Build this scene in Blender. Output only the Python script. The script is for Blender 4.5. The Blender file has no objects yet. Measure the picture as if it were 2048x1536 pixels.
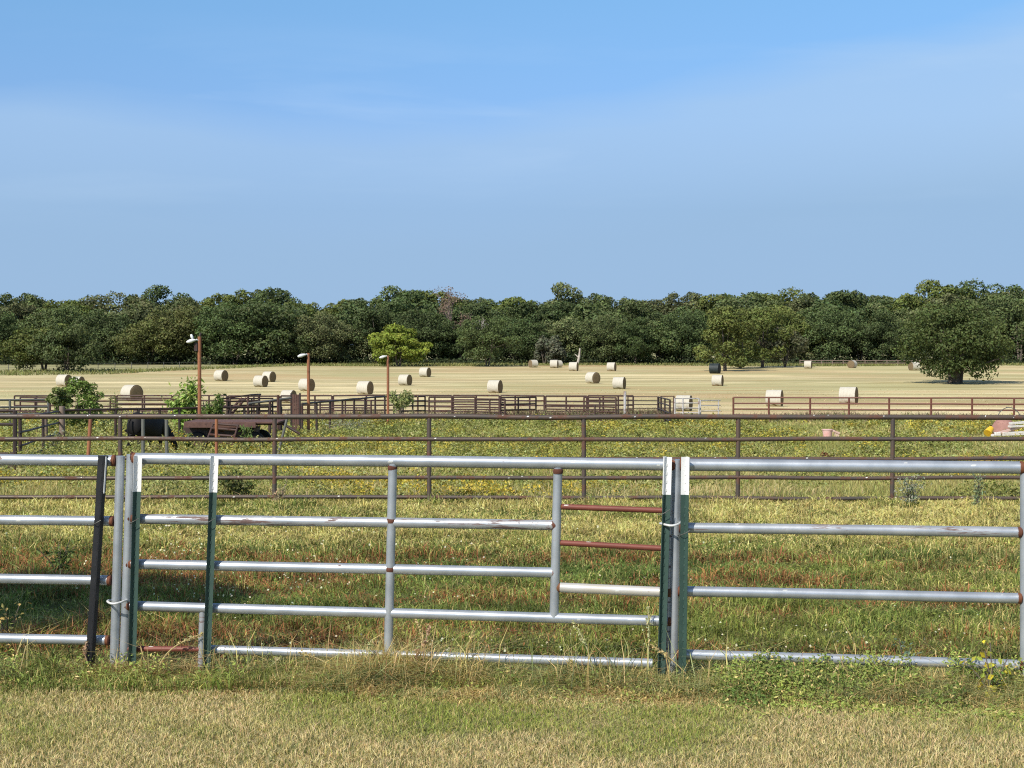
import bpy, math, random
import numpy as np
from mathutils import Vector, Matrix

random.seed(7)
RNG = np.random.default_rng(11)
SC = bpy.context.scene
COL = SC.collection
PI = math.pi

# ------------------------------------------------------------------ camera
CAMZ, F = 2.2, 3078.0
PITCH = math.atan(68.0 / F)
cd = bpy.data.cameras.new('camera')
cam = bpy.data.objects.new('camera', cd)
COL.objects.link(cam)
cam.location = (0, 0, CAMZ)
cam.rotation_euler = (PI / 2 - PITCH, 0, 0)
cd.sensor_width = 36.0
cd.lens = 36.0 * F / 2048.0
cd.clip_start, cd.clip_end = 0.1, 12000
SC.camera = cam
FWD = np.array([0, math.cos(PITCH), -math.sin(PITCH)])
UPV = np.array([0, math.sin(PITCH), math.cos(PITCH)])


def P(u, v, Y):
    d = np.array([1, 0, 0]) * (u - 1024) / F + UPV * (768 - v) / F + FWD
    return np.array([0, 0, CAMZ]) + d * (Y / d[1])


# ------------------------------------------------------------------ terrain
_cd = [-80, 0, 8, 10.3, 26.8, 53, 79, 98, 136, 178, 210, 243, 272, 308, 340, 400, 600, 3000]
_cz = [.15, .08, .05, 0, -.46, -1.5, -1.78, -2.2, -2.68, -2.72, -2.55, -2.0, -1.5, -1.2, -1.0, -.6, 0, 8]
_ty = np.arange(-80, 3000.5, 0.5)
_tz = np.interp(_ty, _cd, _cz)
_k = np.exp(-0.5 * (np.arange(-24, 25) / 9.0) ** 2); _k /= _k.sum()
_tz = np.convolve(np.pad(_tz, 24, mode='edge'), _k, mode='valid')


def _h(ix, iy, s):
    n = (ix * 374761393 + iy * 668265263 + s * 974711) & 0x7fffffff
    n = ((n ^ (n >> 13)) * 1274126177) & 0x7fffffff
    return ((n ^ (n >> 16)) & 0xffff) / 65535.0


def vn(x, y, s=0):
    x = np.asarray(x, float); y = np.asarray(y, float)
    ix = np.floor(x).astype(np.int64); iy = np.floor(y).astype(np.int64)
    fx = x - ix; fy = y - iy
    fx = fx * fx * (3 - 2 * fx); fy = fy * fy * (3 - 2 * fy)
    a = _h(ix, iy, s); b = _h(ix + 1, iy, s); c = _h(ix, iy + 1, s); d = _h(ix + 1, iy + 1, s)
    return (a * (1 - fx) + b * fx) * (1 - fy) + (c * (1 - fx) + d * fx) * fy


def fbm(x, y, s=0, o=3):
    t, a, n = 0, 1, 0
    for k in range(o):
        t = t + a * vn(np.asarray(x) * 2 ** k, np.asarray(y) * 2 ** k, s + k * 17)
        n += a; a *= .5
    return t / n


def gz(x, y):
    x = np.asarray(x, float); y = np.asarray(y, float)
    z = np.interp(y, _ty, _tz)
    w = np.clip((y - 12) / 20, 0, 1)
    z = z + 0.10 * w * (fbm(x / 14, y / 14, 5) - .5) + .02 * (fbm(x / 2.2, y / 2.2, 9) - .5)
    return z


def gzf(x, y):
    return float(gz(x, y))


def G(u, v, lo=5.0, hi=390.0):
    """ground point seen at a picture point (first hit)"""
    ys = np.linspace(lo, hi, 4000)
    d = np.array([1, 0, 0]) * (u - 1024) / F + UPV * (768 - v) / F + FWD
    xs = d[0] / d[1] * ys; zs = CAMZ + d[2] / d[1] * ys
    hit = np.nonzero(zs < gz(xs, ys))[0]
    i = hit[0] if len(hit) else len(ys) - 1
    return np.array([xs[i], ys[i], gzf(xs[i], ys[i])])


def on(u, Y):
    x = (u - 1024) / F * Y
    return np.array([x, Y, gzf(x, Y)])


# ------------------------------------------------------------------ tagging
def tag(o, label=None, cat=None, group=None, kind=None):
    if label: o['label'] = label
    if cat: o['category'] = cat
    if group: o['group'] = group
    if kind: o['kind'] = kind
    return o


def thing(name, label, cat, loc, group=None, rz=0.0):
    o = bpy.data.objects.new(name, None)
    o.empty_display_size = .3
    COL.objects.link(o)
    o.location = tuple(float(c) for c in loc); o.rotation_euler = (0, 0, rz)
    return tag(o, label, cat, group)


def copy_tree(root, loc, rz=0.0, scale=1.0, label=None, group=None, color=None):
    r = root.copy(); COL.objects.link(r)
    r.location = tuple(float(c) for c in loc); r.rotation_euler = (0, 0, rz)
    r.scale = scale if isinstance(scale, tuple) else (scale,) * 3
    if label: r['label'] = label
    if group: r['group'] = group
    for ch in root.children:
        c = ch.copy(); COL.objects.link(c); c.parent = r
        if color: c.color = color
        for g in ch.children:
            d = g.copy(); COL.objects.link(d); d.parent = c
    return r


# ------------------------------------------------------------------ materials
def nmat(name):
    m = bpy.data.materials.new(name); m.use_nodes = True
    nt = m.node_tree
    b = nt.nodes.get('Principled BSDF')
    return m, nt, b


def nd(nt, t, **kw):
    n = nt.nodes.new(t)
    for k, v in kw.items():
        if k == 'i':
            for kk, vv in v.items(): n.inputs[kk].default_value = vv
        else:
            setattr(n, k, v)
    return n


def ln(nt, a, b):
    nt.links.new(a, b)


def mixc(nt, fac, a, b, mode='MIX'):
    m = nd(nt, 'ShaderNodeMix', data_type='RGBA', blend_type=mode)
    for s, v in ((m.inputs[0], fac), (m.inputs[6], a), (m.inputs[7], b)):
        if hasattr(v, 'is_output') or isinstance(v, bpy.types.NodeSocket): ln(nt, v, s)
        else: s.default_value = v if not isinstance(v, tuple) else (v + (1,) if len(v) == 3 else v)
    return m.outputs[2]


def math_(nt, op, a, b=0.0, c=None, clamp=False):
    m = nd(nt, 'ShaderNodeMath', operation=op, use_clamp=clamp)
    for s, v in zip(m.inputs, (a, b, c)):
        if v is None: continue
        if isinstance(v, bpy.types.NodeSocket): ln(nt, v, s)
        else: s.default_value = v
    return m.outputs[0]


def ramp(nt, src, pts):
    r = nd(nt, 'ShaderNodeValToRGB')
    e = r.color_ramp.elements
    while len(e) < len(pts): e.new(.5)
    for q, (p, c) in zip(e, pts):
        q.position = p
        q.color = (c, c, c, 1) if not isinstance(c, tuple) else c + (1,)
    ln(nt, src, r.inputs[0])
    return r.outputs[0]


def noise_(nt, scale, detail=3, rough=.55, vec=None, dist=0.0):
    n = nd(nt, 'ShaderNodeTexNoise', i={'Scale': scale, 'Detail': detail, 'Roughness': rough, 'Distortion': dist})
    if vec is not None: ln(nt, vec, n.inputs['Vector'])
    return n.outputs[0]


def pos_(nt, scale=(1, 1, 1), rot=(0, 0, 0), obj=False):
    if obj:
        o = nd(nt, 'ShaderNodeTexCoord').outputs['Object']
    else:
        o = nd(nt, 'ShaderNodeNewGeometry').outputs['Position']
    mp = nd(nt, 'ShaderNodeMapping')
    mp.inputs['Scale'].default_value = scale; mp.inputs['Rotation'].default_value = rot
    ln(nt, o, mp.inputs[0])
    return mp.outputs[0]


def bump(nt, b, h, strength=.4, dist=.02):
    n = nd(nt, 'ShaderNodeBump', i={'Strength': strength, 'Distance': dist})
    ln(nt, h, n.inputs['Height']); ln(nt, n.outputs[0], b.inputs['Normal'])


def simple(name, c1, c2, scale=8, rough=.6, metal=0.0, obj=True, bumps=.15, spec=.4, c3=None):
    m, nt, b = nmat(name)
    v = pos_(nt, obj=obj)
    n1 = noise_(nt, scale, 5, .6, v)
    c = mixc(nt, ramp(nt, n1, [(.35, 0.0), (.65, 1.0)]), c1, c2)
    if c3:
        c = mixc(nt, ramp(nt, noise_(nt, scale * 3.1, 4, .7, v), [(.56, 0.0), (.66, 1.0)]), c, c3)
    ln(nt, c, b.inputs['Base Color'])
    b.inputs['Roughness'].default_value = rough
    b.inputs['Metallic'].default_value = metal
    b.inputs['Specular IOR Level'].default_value = spec
    if bumps: bump(nt, b, noise_(nt, scale * 4, 4, .6, v), bumps, .01)
    return m


def pipe_mat(name, base, base2, rust, rough, metal, splat=(.75, .75, .7), thr=(.62, .7), sc=5.0, streak=None):
    """steel pipe: tint.r = rust, tint.g = pale droppings, noise for wear"""
    m, nt, b = nmat(name)
    a = nd(nt, 'ShaderNodeAttribute', attribute_name='tint')
    sep = nd(nt, 'ShaderNodeSeparateColor'); ln(nt, a.outputs['Color'], sep.inputs[0])
    v = pos_(nt)
    n1 = noise_(nt, sc, 4, .6, v)
    c = mixc(nt, ramp(nt, n1, [(.35, 0.0), (.65, 1.0)]), base, base2)
    n2 = noise_(nt, sc * 7, 5, .7, v)
    r0 = math_(nt, 'ADD', sep.outputs[0], math_(nt, 'MULTIPLY', math_(nt, 'SUBTRACT', n2, .5), .9))
    r1 = ramp(nt, r0, [(.42, 0.0), (.6, 1.0)])
    r2 = ramp(nt, noise_(nt, sc * 2.3, 6, .72, pos_(nt, streak) if streak else v), [(thr[0], 0.0), (thr[1], 1.0)])
    rf = math_(nt, 'MAXIMUM', r1, math_(nt, 'MULTIPLY', r2, .85))
    rc = mixc(nt, noise_(nt, sc * 9, 3, .6, v), rust, tuple(x * .45 for x in rust))
    c = mixc(nt, rf, c, rc)
    c = mixc(nt, ramp(nt, sep.outputs[1], [(.45, 0.0), (.6, 1.0)]), c, splat)
    ln(nt, c, b.inputs['Base Color'])
    ln(nt, math_(nt, 'MULTIPLY', math_(nt, 'SUBTRACT', 1.0, rf), metal), b.inputs['Metallic'])
    ln(nt, math_(nt, 'ADD', rough, math_(nt, 'MULTIPLY', rf, .4), clamp=True), b.inputs['Roughness'])
    bump(nt, b, n2, .12, .004)
    return m


def leaf_mat(name, trans=.25, gain=1.0, use_obj=True, rough=.6):
    m, nt, b = nmat(name)
    a = nd(nt, 'ShaderNodeAttribute', attribute_name='col')
    c = a.outputs['Color']
    if use_obj:
        oi = nd(nt, 'ShaderNodeObjectInfo')
        c = mixc(nt, 1.0, c, oi.outputs['Color'], 'MULTIPLY')
    out = nt.nodes.get('Material Output')
    ln(nt, c, b.inputs['Base Color'])
    b.inputs['Roughness'].default_value = rough
    b.inputs['Specular IOR Level'].default_value = .18
    t = nd(nt, 'ShaderNodeBsdfTranslucent')
    ln(nt, mixc(nt, 1.0, c, (1.0, 1.0, .55), 'MULTIPLY'), t.inputs[0])
    mx = nd(nt, 'ShaderNodeMixShader'); mx.inputs[0].default_value = trans
    ln(nt, b.outputs[0], mx.inputs[1]); ln(nt, t.outputs[0], mx.inputs[2])
    ln(nt, mx.outputs[0], out.inputs[0])
    return m


M = {}
M['galv'] = pipe_mat('galvanised_steel', (.37, .40, .43), (.50, .53, .56), (.20, .065, .025), .36, .5, thr=(.66, .70), streak=(.5, 1.2, 1.4))
M['galv_worn'] = pipe_mat('worn_galvanised_steel', (.36, .385, .41), (.50, .52, .54), (.15, .05, .025), .38, .45, thr=(.545, .60), streak=(.16, 1.5, 2.6))
M['galv_cream'] = pipe_mat('stained_galvanised_steel', (.56, .52, .44), (.60, .58, .54), (.24, .10, .04), .45, .3, thr=(.66, .72))
M['rust_rail'] = pipe_mat('red_primer_steel', (.16, .045, .03), (.21, .06, .04), (.26, .09, .03), .55, .1)
M['brown'] = pipe_mat('weathered_pipe', (.125, .085, .062), (.085, .072, .062), (.17, .075, .045), .5, .25, thr=(.52, .6), sc=1.6)
M['dark_pipe'] = pipe_mat('dark_rusted_pipe', (.035, .022, .02), (.05, .032, .028), (.09, .035, .022), .6, .1, thr=(.52, .62), sc=1.5)
M['corral'] = pipe_mat('rusty_corral_steel', (.085, .044, .034), (.06, .036, .03), (.12, .05, .034), .65, .1, thr=(.5, .6), sc=1.2)
M['red_pipe'] = pipe_mat('red_oxide_pipe', (.17, .055, .032), (.13, .045, .03), (.22, .08, .04), .6, .05, sc=1.5)
M['white_pipe'] = pipe_mat('chalky_white_pipe', (.50, .47, .45), (.56, .54, .52), (.28, .12, .09), .6, .05, thr=(.54, .6), sc=2)
M['grey_pipe'] = pipe_mat('grey_steel_post', (.16, .16, .14), (.12, .12, .11), (.12, .06, .04), .6, .2, sc=2)
M['pole'] = pipe_mat('rust_brown_pole', (.33, .13, .055), (.26, .10, .05), (.15, .07, .045), .75, .0, thr=(.55, .65), sc=1.3)
M['tpost_green'] = pipe_mat('green_post_paint', (.032, .066, .052), (.042, .082, .065), (.10, .05, .03), .5, .0, thr=(.72, .78), sc=9)
M['tpost_black'] = pipe_mat('black_post_paint', (.012, .012, .014), (.02, .02, .022), (.10, .05, .03), .5, .0, thr=(.74, .8), sc=9)
M['white'] = pipe_mat('white_post_paint', (.80, .80, .78), (.74, .74, .72), (.35, .22, .15), .5, .0, thr=(.72, .76), sc=9)
M['wire'] = simple('pale_tie_wire', (.75, .75, .72), (.6, .6, .58), 40, .5, .1)
M['bark'] = simple('grey_brown_bark', (.085, .068, .052), (.15, .125, .10), 3, .9, bumps=.6)
M['bark_pale'] = simple('bleached_dead_wood', (.42, .36, .30), (.55, .50, .44), 3, .9, bumps=.4)
M['lamp'] = simple('white_lamp_enamel', (.78, .78, .76), (.68, .68, .66), 6, .45)
M['rusty_deck'] = simple('rusty_wagon_steel', (.105, .055, .045), (.15, .08, .062), 4, .85, c3=(.065, .036, .03))
M['rubber'] = simple('black_tyre_rubber', (.012, .012, .013), (.022, .022, .022), 6, .8)
M['wood'] = simple('weathered_timber', (.17, .12, .095), (.25, .19, .15), 3, .85, c3=(.11, .08, .06))
M['white_board'] = simple('white_painted_board', (.74, .72, .68), (.62, .58, .52), 5, .6, c3=(.45, .30, .22))
M['pink_board'] = simple('faded_pink_board', (.55, .36, .30), (.62, .45, .38), 5, .7)
M['terracotta'] = simple('faded_brick_red_cover', (.30, .155, .125), (.37, .20, .16), 3, .85, c3=(.24, .12, .10))
M['yellow'] = simple('yellow_plastic', (.75, .42, .02), (.80, .50, .05), 4, .5)
M['pink'] = simple('faded_pink_plastic', (.70, .36, .33), (.74, .50, .46), 5, .6)
M['leaf'] = leaf_mat('foliage', .22)
M['grass'] = leaf_mat('grass_blades', .30, use_obj=False, rough=.55)
M['weeds'] = leaf_mat('weed_leaves', .28, use_obj=False, rough=.6)


def hay_mat(name, c1, c2, end=False):
    m, nt, b = nmat(name)
    v = pos_(nt, obj=True)
    if end:
        w = nd(nt, 'ShaderNodeTexWave', wave_type='RINGS', rings_direction='X', i={'Scale': 5.0, 'Distortion': 3.5, 'Detail': 3})
        ln(nt, v, w.inputs[0])
        h = w.outputs[1]
    else:
        mp = nd(nt, 'ShaderNodeMapping'); mp.inputs['Scale'].default_value = (14, 2, 2)
        ln(nt, v, mp.inputs[0])
        h = noise_(nt, 1.6, 5, .7, mp.outputs[0])
    n = noise_(nt, 5, 5, .7, v)
    c = mixc(nt, ramp(nt, h, [(.3, 0.0), (.7, 1.0)]), c1, c2)
    c = mixc(nt, ramp(nt, n, [(.58, 0.0), (.72, .6)]), c, tuple(x * .62 for x in c1))
    ln(nt, c, b.inputs['Base Color'])
    b.inputs['Roughness'].default_value = .9
    b.inputs['Specular IOR Level'].default_value = .1
    bump(nt, b, noise_(nt, 18, 5, .7, v), .5, .05)
    return m


M['net'] = hay_mat('net_wrapped_hay', (.46, .425, .345), (.60, .565, .475))
M['hay_end'] = hay_mat('hay_spiral', (.15, .11, .065), (.23, .17, .10), True)  # brown hay spiral, darkened so the colour carries the shade on bale ends
M['black_wrap'] = simple('dark_bale_wrap', (.012, .02, .022), (.025, .036, .036), 5, .6)
M['dark_end'] = simple('dark_bale_end', (.008, .012, .012), (.02, .022, .02), 5, .8)


def ground_mat(name, cols, scales, extra=None, bump_s=.5, bd=.05):
    """cols: three colours mixed by two noises + fine grain"""
    m, nt, b = nmat(name)
    v = pos_(nt)
    n1 = noise_(nt, scales[0], 4, .6, v, .6)
    vs = pos_(nt, scales[3]) if len(scales) > 3 else v
    n2 = noise_(nt, scales[1], 5, .65, vs)
    n3 = noise_(nt, scales[2], 4, .7, v)
    c = mixc(nt, ramp(nt, n1, [(.38, 0.0), (.62, 1.0)]), cols[0], cols[1])
    c = mixc(nt, ramp(nt, n2, [(.42, 0.0), (.64, 1.0)]), c, cols[2])
    c = mixc(nt, ramp(nt, n3, [(.35, .55), (.7, 0.0)]), c, tuple(x * .45 for x in cols[0]))
    if extra: c = extra(nt, c)
    ln(nt, c, b.inputs['Base Color'])
    b.inputs['Roughness'].default_value = .95
    b.inputs['Specular IOR Level'].default_value = .08
    bump(nt, b, n3, bump_s, bd)
    return m


M['lawn'] = ground_mat('dry_lawn', ((.30, .27, .13), (.42, .34, .18), (.24, .24, .10)), (.9, 5, 40))
M['paddock'] = ground_mat('paddock_turf', ((.13, .15, .05), (.17, .17, .06), (.19, .12, .055)), (.6, 1.1, 25))
M['pasture'] = ground_mat('weedy_pasture', ((.34, .33, .09), (.40, .36, .12), (.28, .30, .08)), (.16, .5, 8, (.7, 1.6, 1)))


def hay_extra(nt, c):
    # mown swaths: long soft bands across the field, a little oblique
    v = pos_(nt, (.010, .065, 1), (0, 0, math.radians(5)))
    s = noise_(nt, 1.0, 5, .66, v, 1.6)
    c = mixc(nt, ramp(nt, s, [(.42, 0.0), (.58, 1.0)]), c, (.84, .70, .40))
    big = noise_(nt, 1.0, 3, .5, pos_(nt, (.014, .030, 1), (0, 0, .3)), .8)
    c = mixc(nt, ramp(nt, big, [(.47, 0.0), (.60, .75)]), c, (.45, .425, .205))
    big2 = noise_(nt, 1.0, 3, .5, pos_(nt, (.016, .026, 1), (0, 0, -.2)), .8)
    c = mixc(nt, ramp(nt, big2, [(.49, 0.0), (.62, .75)]), c, (.52, .365, .19))
    v2 = pos_(nt, (.012, .17, 1), (0, 0, math.radians(-3)))
    s2 = noise_(nt, 1.0, 6, .72, v2, 1.8)
    c = mixc(nt, ramp(nt, s2, [(.48, 0.0), (.58, .9)]), c, (.37, .325, .15))
    v3 = pos_(nt, (.014, .12, 1), (0, 0, math.radians(6)))
    s3 = noise_(nt, 1.3, 5, .65, v3, 1.4)
    c = mixc(nt, ramp(nt, s3, [(.54, 0.0), (.64, .65)]), c, (.50, .335, .165))
    return c


M['hay_field'] = ground_mat('cut_hay_stubble', ((.56, .47, .255), (.49, .405, .205), (.61, .515, .30)), (.05, .4, 3.0, (.25, 1.0, 1)), hay_extra, .4, .12)
M['woodland'] = ground_mat('rough_grass_by_the_wood', ((.42, .39, .19), (.34, .34, .15), (.50, .44, .24)), (.06, .3, 3, (.3, 1, 1)), None, .4, .1)


# ------------------------------------------------------------------ mesh helpers
def np_mesh(name, V, polys, col=None, attr='col', smooth=False):
    """polys: list of int arrays (n,k)"""
    me = bpy.data.meshes.new(name)
    V = np.asarray(V, np.float32)
    me.vertices.add(len(V)); me.vertices.foreach_set('co', V.ravel())
    idx = np.concatenate([p.ravel() for p in polys]).astype(np.int32)
    tot = np.concatenate([np.full(len(p), p.shape[1], np.int32) for p in polys])
    st = np.concatenate([[0], np.cumsum(tot)[:-1]]).astype(np.int32)
    me.loops.add(len(idx)); me.loops.foreach_set('vertex_index', idx)
    me.polygons.add(len(tot)); me.polygons.foreach_set('loop_start', st)
    try: me.polygons.foreach_set('loop_total', tot)
    except Exception: pass
    me.polygons.foreach_set('use_smooth', np.full(len(tot), bool(smooth)))
    me.update(calc_edges=True)
    if col is not None:
        a = me.color_attributes.new(attr, 'FLOAT_COLOR', 'POINT')
        C = np.ones((len(V), 4), np.float32); C[:, :3] = col
        a.data.foreach_set('color', C.ravel())
    return me


def link(name, me, mat, parent=None, loc=None):
    o = bpy.data.objects.new(name, me); COL.objects.link(o)
    if mat is not None: me.materials.append(mat)
    if parent is not None: o.parent = parent
    if loc is not None: o.location = tuple(float(c) for c in loc)
    return o


class MB:
    def __init__(s):
        s.V = []; s.T = []; s.q = []; s.t = []; s.n = 0; s.ng = []

    def add(s, V, quads=None, tris=None, T=None):
        V = np.asarray(V, float)
        s.V.append(V)
        s.T.append(np.zeros((len(V), 3)) if T is None else np.asarray(T, float))
        if quads is not None and len(quads): s.q.append(np.asarray(quads) + s.n)
        if tris is not None and len(tris): s.t.append(np.asarray(tris) + s.n)
        s.n += len(V)

    def tube(s, pts, rad, n=10, cap=True, T=None):
        pts = [np.asarray(p, float) for p in pts]
        k = len(pts)
        rad = [rad] * k if np.isscalar(rad) else rad
        V = []
        ref = None
        for i in range(k):
            t = pts[min(i + 1, k - 1)] - pts[max(i - 1, 0)]
            t = t / (np.linalg.norm(t) + 1e-9)
            if ref is None:
                ref = np.array([0, 0, 1.0]) if abs(t[2]) < .9 else np.array([0, 1.0, 0])
            a = np.cross(t, ref); a /= np.linalg.norm(a) + 1e-9
            b = np.cross(a, t); ref = b
            ang = np.arange(n) * 2 * PI / n
            V.append(pts[i] + rad[i] * (np.cos(ang)[:, None] * a + np.sin(ang)[:, None] * b))
        V = np.concatenate(V)
        q = []
        for i in range(k - 1):
            for j in range(n):
                j2 = (j + 1) % n
                q.append((i * n + j, i * n + j2, (i + 1) * n + j2, (i + 1) * n + j))
        tr = []
        if cap:
            V = np.concatenate([V, [pts[0]], [pts[-1]]])
            for j in range(n):
                j2 = (j + 1) % n
                tr.append((k * n, j2, j)); tr.append((k * n + 1, (k - 1) * n + j, (k - 1) * n + j2))
        TT = np.zeros((len(V), 3))
        if T is not None:
            for i in range(k): TT[i * n:(i + 1) * n] = T[i]
            if cap: TT[-2] = T[0]; TT[-1] = T[-1]
        s.add(V, q, tr, TT)

    def box(s, c, size, R=None, T=None):
        h = np.asarray(size, float) / 2
        V = np.array([[x, y, z] for x in (-1, 1) for y in (-1, 1) for z in (-1, 1)]) * h
        if R is not None: V = V @ np.asarray(R).T
        s.add(V + np.asarray(c, float), [(0, 1, 3, 2), (4, 6, 7, 5), (0, 4, 5, 1), (2, 3, 7, 6), (0, 2, 6, 4), (1, 5, 7, 3)], None,
              None if T is None else np.tile(T, (8, 1)))

    def build(s, name, mat, parent=None, smooth=True, bevel=0.0, origin=None, local=False):
        V = np.concatenate(s.V); T = np.concatenate(s.T)
        if parent is not None and not local: V = V - np.array(parent.location)
        if origin is not None: V = V - np.asarray(origin)
        polys = []
        if s.q: polys.append(np.concatenate(s.q))
        if s.t: polys.append(np.concatenate(s.t))
        me = np_mesh(name, V, polys, T, 'tint', smooth)
        if smooth:
            try: me.set_sharp_from_angle(angle=math.radians(42))
            except Exception: pass
        o = link(name, me, mat, parent, origin)
        if bevel:
            b = o.modifiers.new('bevel', 'BEVEL'); b.width = bevel; b.segments = 2
        return o


def pipe(mb, a, b, r, seg=.12, n=14, rust=(1, 1), splat=0.0, wob=0.0, weld=True, patch=0.0):
    """a welded pipe: rusty slightly swollen weld at each end, optional droppings"""
    a = np.asarray(a, float); b = np.asarray(b, float)
    L = np.linalg.norm(b - a)
    k = max(3, int(L / seg) + 1)
    ts = np.linspace(0, 1, k)
    if L > .2:
        ts = np.unique(np.concatenate([ts, [.007 / L, .018 / L, .03 / L, 1 - .007 / L, 1 - .018 / L, 1 - .03 / L]]))
    sp = [random.uniform(.02, .98) for _ in range(int(L * splat) + 1)] if splat else []
    if sp:
        ts = np.unique(np.concatenate([ts] + [[q - .03 / L, q - .008 / L, q + .008 / L, q + .03 / L] for q in sp]))
    ph = random.random() * 50
    pts, rad, T = [], [], []
    for t in ts:
        p = a + (b - a) * t
        if wob:
            p = p + np.array([0, wob * (vn(t * L * .6 + ph, 3.3) - .5), wob * (vn(t * L * .5 + ph, 8.1) - .5)])
        e0, e1 = t * L, (1 - t) * L
        ru = max(rust[0] * (1 if e0 < .008 else .7 if e0 < .02 else 0), rust[1] * (1 if e1 < .008 else .7 if e1 < .02 else 0))
        if patch: ru = max(ru, patch * float(vn(t * L * 1.7 + ph, 1.5)))
        w = 1.0
        if weld and ((rust[0] and e0 < .02) or (rust[1] and e1 < .02)): w = 1.05
        pts.append(p); rad.append(r * w); T.append((ru, 0, 0))
    n0 = mb.n
    mb.tube(pts, rad, n, True, T)
    if splat:
        TT = mb.T[-1]; VV = mb.V[-1]
        kk = len(ts)
        for q_ in sp:
            i = int(np.argmin(np.abs(ts - (q_ - .008 / L))))
            cand = [(VV[i * n + j][2] * .8 - VV[i * n + j][1], j) for j in range(n)]
            cand.sort(reverse=True)
            j_ = random.choice(cand[:4])[1]; w_ = random.uniform(.6, 1)
            TT[i * n + j_][1] = w_; TT[min(i + 1, kk - 1) * n + j_][1] = w_


# ------------------------------------------------------------------ vegetation helpers
def sample_wedge(n, y0, y1, dens, mx=1.18, add=1.2):
    ys = np.linspace(y0, y1, 400)
    w = (ys * .3327 * 2 * mx + 2 * add) * dens(ys)
    c = np.cumsum(w); c /= c[-1]
    y = np.interp(RNG.random(n), c, ys)
    x = (RNG.random(n) * 2 - 1) * (y * .3327 * mx + add)
    return x, y


def blades(x, y, h, w, col, lean=.5, bend=.5, tipcol=None):
    n = len(x)
    z = gz(x, y) - .01
    a = RNG.random(n) * 2 * PI
    la = RNG.random(n) * 2 * PI
    ll = h * lean * RNG.random(n)
    dx, dy = np.cos(la) * ll, np.sin(la) * ll
    wx, wy = np.cos(a) * w / 2, np.sin(a) * w / 2
    V = np.zeros((n, 5, 3))
    V[:, 0] = np.stack([x - wx, y - wy, z], 1); V[:, 1] = np.stack([x + wx, y + wy, z], 1)
    mxx, myy, mz = x + dx * .35, y + dy * .35, z + h * .58
    V[:, 2] = np.stack([mxx - wx * .75, myy - wy * .75, mz], 1); V[:, 3] = np.stack([mxx + wx * .75, myy + wy * .75, mz], 1)
    V[:, 4] = np.stack([x + dx * (1 + bend), y + dy * (1 + bend), z + h * (1 - .35 * bend * (ll / h))], 1)
    b = np.arange(n)[:, None] * 5
    q = b + np.array([[0, 1, 3, 2]]); t = b + np.array([[2, 3, 4]])
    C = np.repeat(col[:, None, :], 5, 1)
    C[:, :2] *= .58  # blade roots darkened: shade low in the grass painted into the colour
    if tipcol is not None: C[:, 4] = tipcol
    return V.reshape(-1, 3), q, t, C.reshape(-1, 3)


def leaves(c, nrm, size, col, asp=.6):
    """leaf-sized faces at points c with normals nrm"""
    n = len(c)
    nrm = nrm / (np.linalg.norm(nrm, axis=1, keepdims=True) + 1e-9)
    r = RNG.normal(size=(n, 3))
    a = np.cross(nrm, r); a /= np.linalg.norm(a, axis=1, keepdims=True) + 1e-9
    b = np.cross(nrm, a)
    s = np.asarray(size).reshape(-1, 1) * np.ones((n, 1))
    j = lambda: 1 + .35 * (RNG.random((n, 1)) - .5)
    fold = nrm * s * .22
    V = np.stack([c - a * s * j(), c - b * s * asp * j() + fold, c + a * s * j(), c + b * s * asp * j() + fold], 1)
    q = np.arange(n)[:, None] * 4 + np.array([[0, 1, 2, 3]])
    C = np.repeat(col[:, None, :], 4, 1)
    return V.reshape(-1, 3), q, C.reshape(-1, 3)


class Veg:
    def __init__(s): s.V = []; s.C = []; s.q = []; s.t = []; s.n = 0

    def put(s, V, q, t, C):
        s.V.append(V); s.C.append(C)
        if q is not None: s.q.append(q + s.n)
        if t is not None: s.t.append(t + s.n)
        s.n += len(V)

    def blades(s, *a, **k):
        V, q, t, C = blades(*a, **k); s.put(V, q, t, C)

    def leaves(s, *a, **k):
        V, q, C = leaves(*a, **k); s.put(V, q, None, C)

    def build(s, name, mat, parent=None, origin=None):
        V = np.concatenate(s.V)
        if origin is not None: V = V - np.asarray(origin)
        if parent is not None and origin is None: V = V - np.array(parent.location)
        p = []
        if s.q: p.append(np.concatenate(s.q))
        if s.t: p.append(np.concatenate(s.t))
        return link(name, np_mesh(name, V, p, np.concatenate(s.C)), mat, parent, origin if parent is None else None)


def mixcol(t, a, b):
    t = np.asarray(t)[:, None]
    return np.asarray(a) * (1 - t) + np.asarray(b) * t


def jitter(c, k=.3):
    n = len(c)
    return np.clip(c * (1 + k * (RNG.random((n, 1)) * 2 - 1)) * (1 + .10 * (RNG.random((n, 3)) * 2 - 1)), .003, .95)


# ------------------------------------------------------------------ the ground
def strip(name, mat, y0f, y1f, rows, xs=None):
    xs = xs if xs is not None else np.unique(np.concatenate([np.linspace(-900, -140, 20), np.linspace(-140, 140, 141), np.linspace(140, 900, 20)]))
    t = np.linspace(0, 1, rows)[:, None]
    y0 = y0f(xs)[None, :]; y1 = y1f(xs)[None, :]
    Y = y0 * (1 - t) + y1 * t
    X = np.repeat(xs[None, :], rows, 0)
    V = np.stack([X, Y, gz(X, Y)], -1).reshape(-1, 3)
    nx = len(xs)
    i = np.arange(rows - 1)[:, None] * nx + np.arange(nx - 1)[None, :]
    q = np.stack([i, i + 1, i + nx + 1, i + nx], -1).reshape(-1, 4)
    o = link(name, np_mesh(name, V, [q], None, smooth=True), mat)
    return tag(o, kind='structure')


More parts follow.
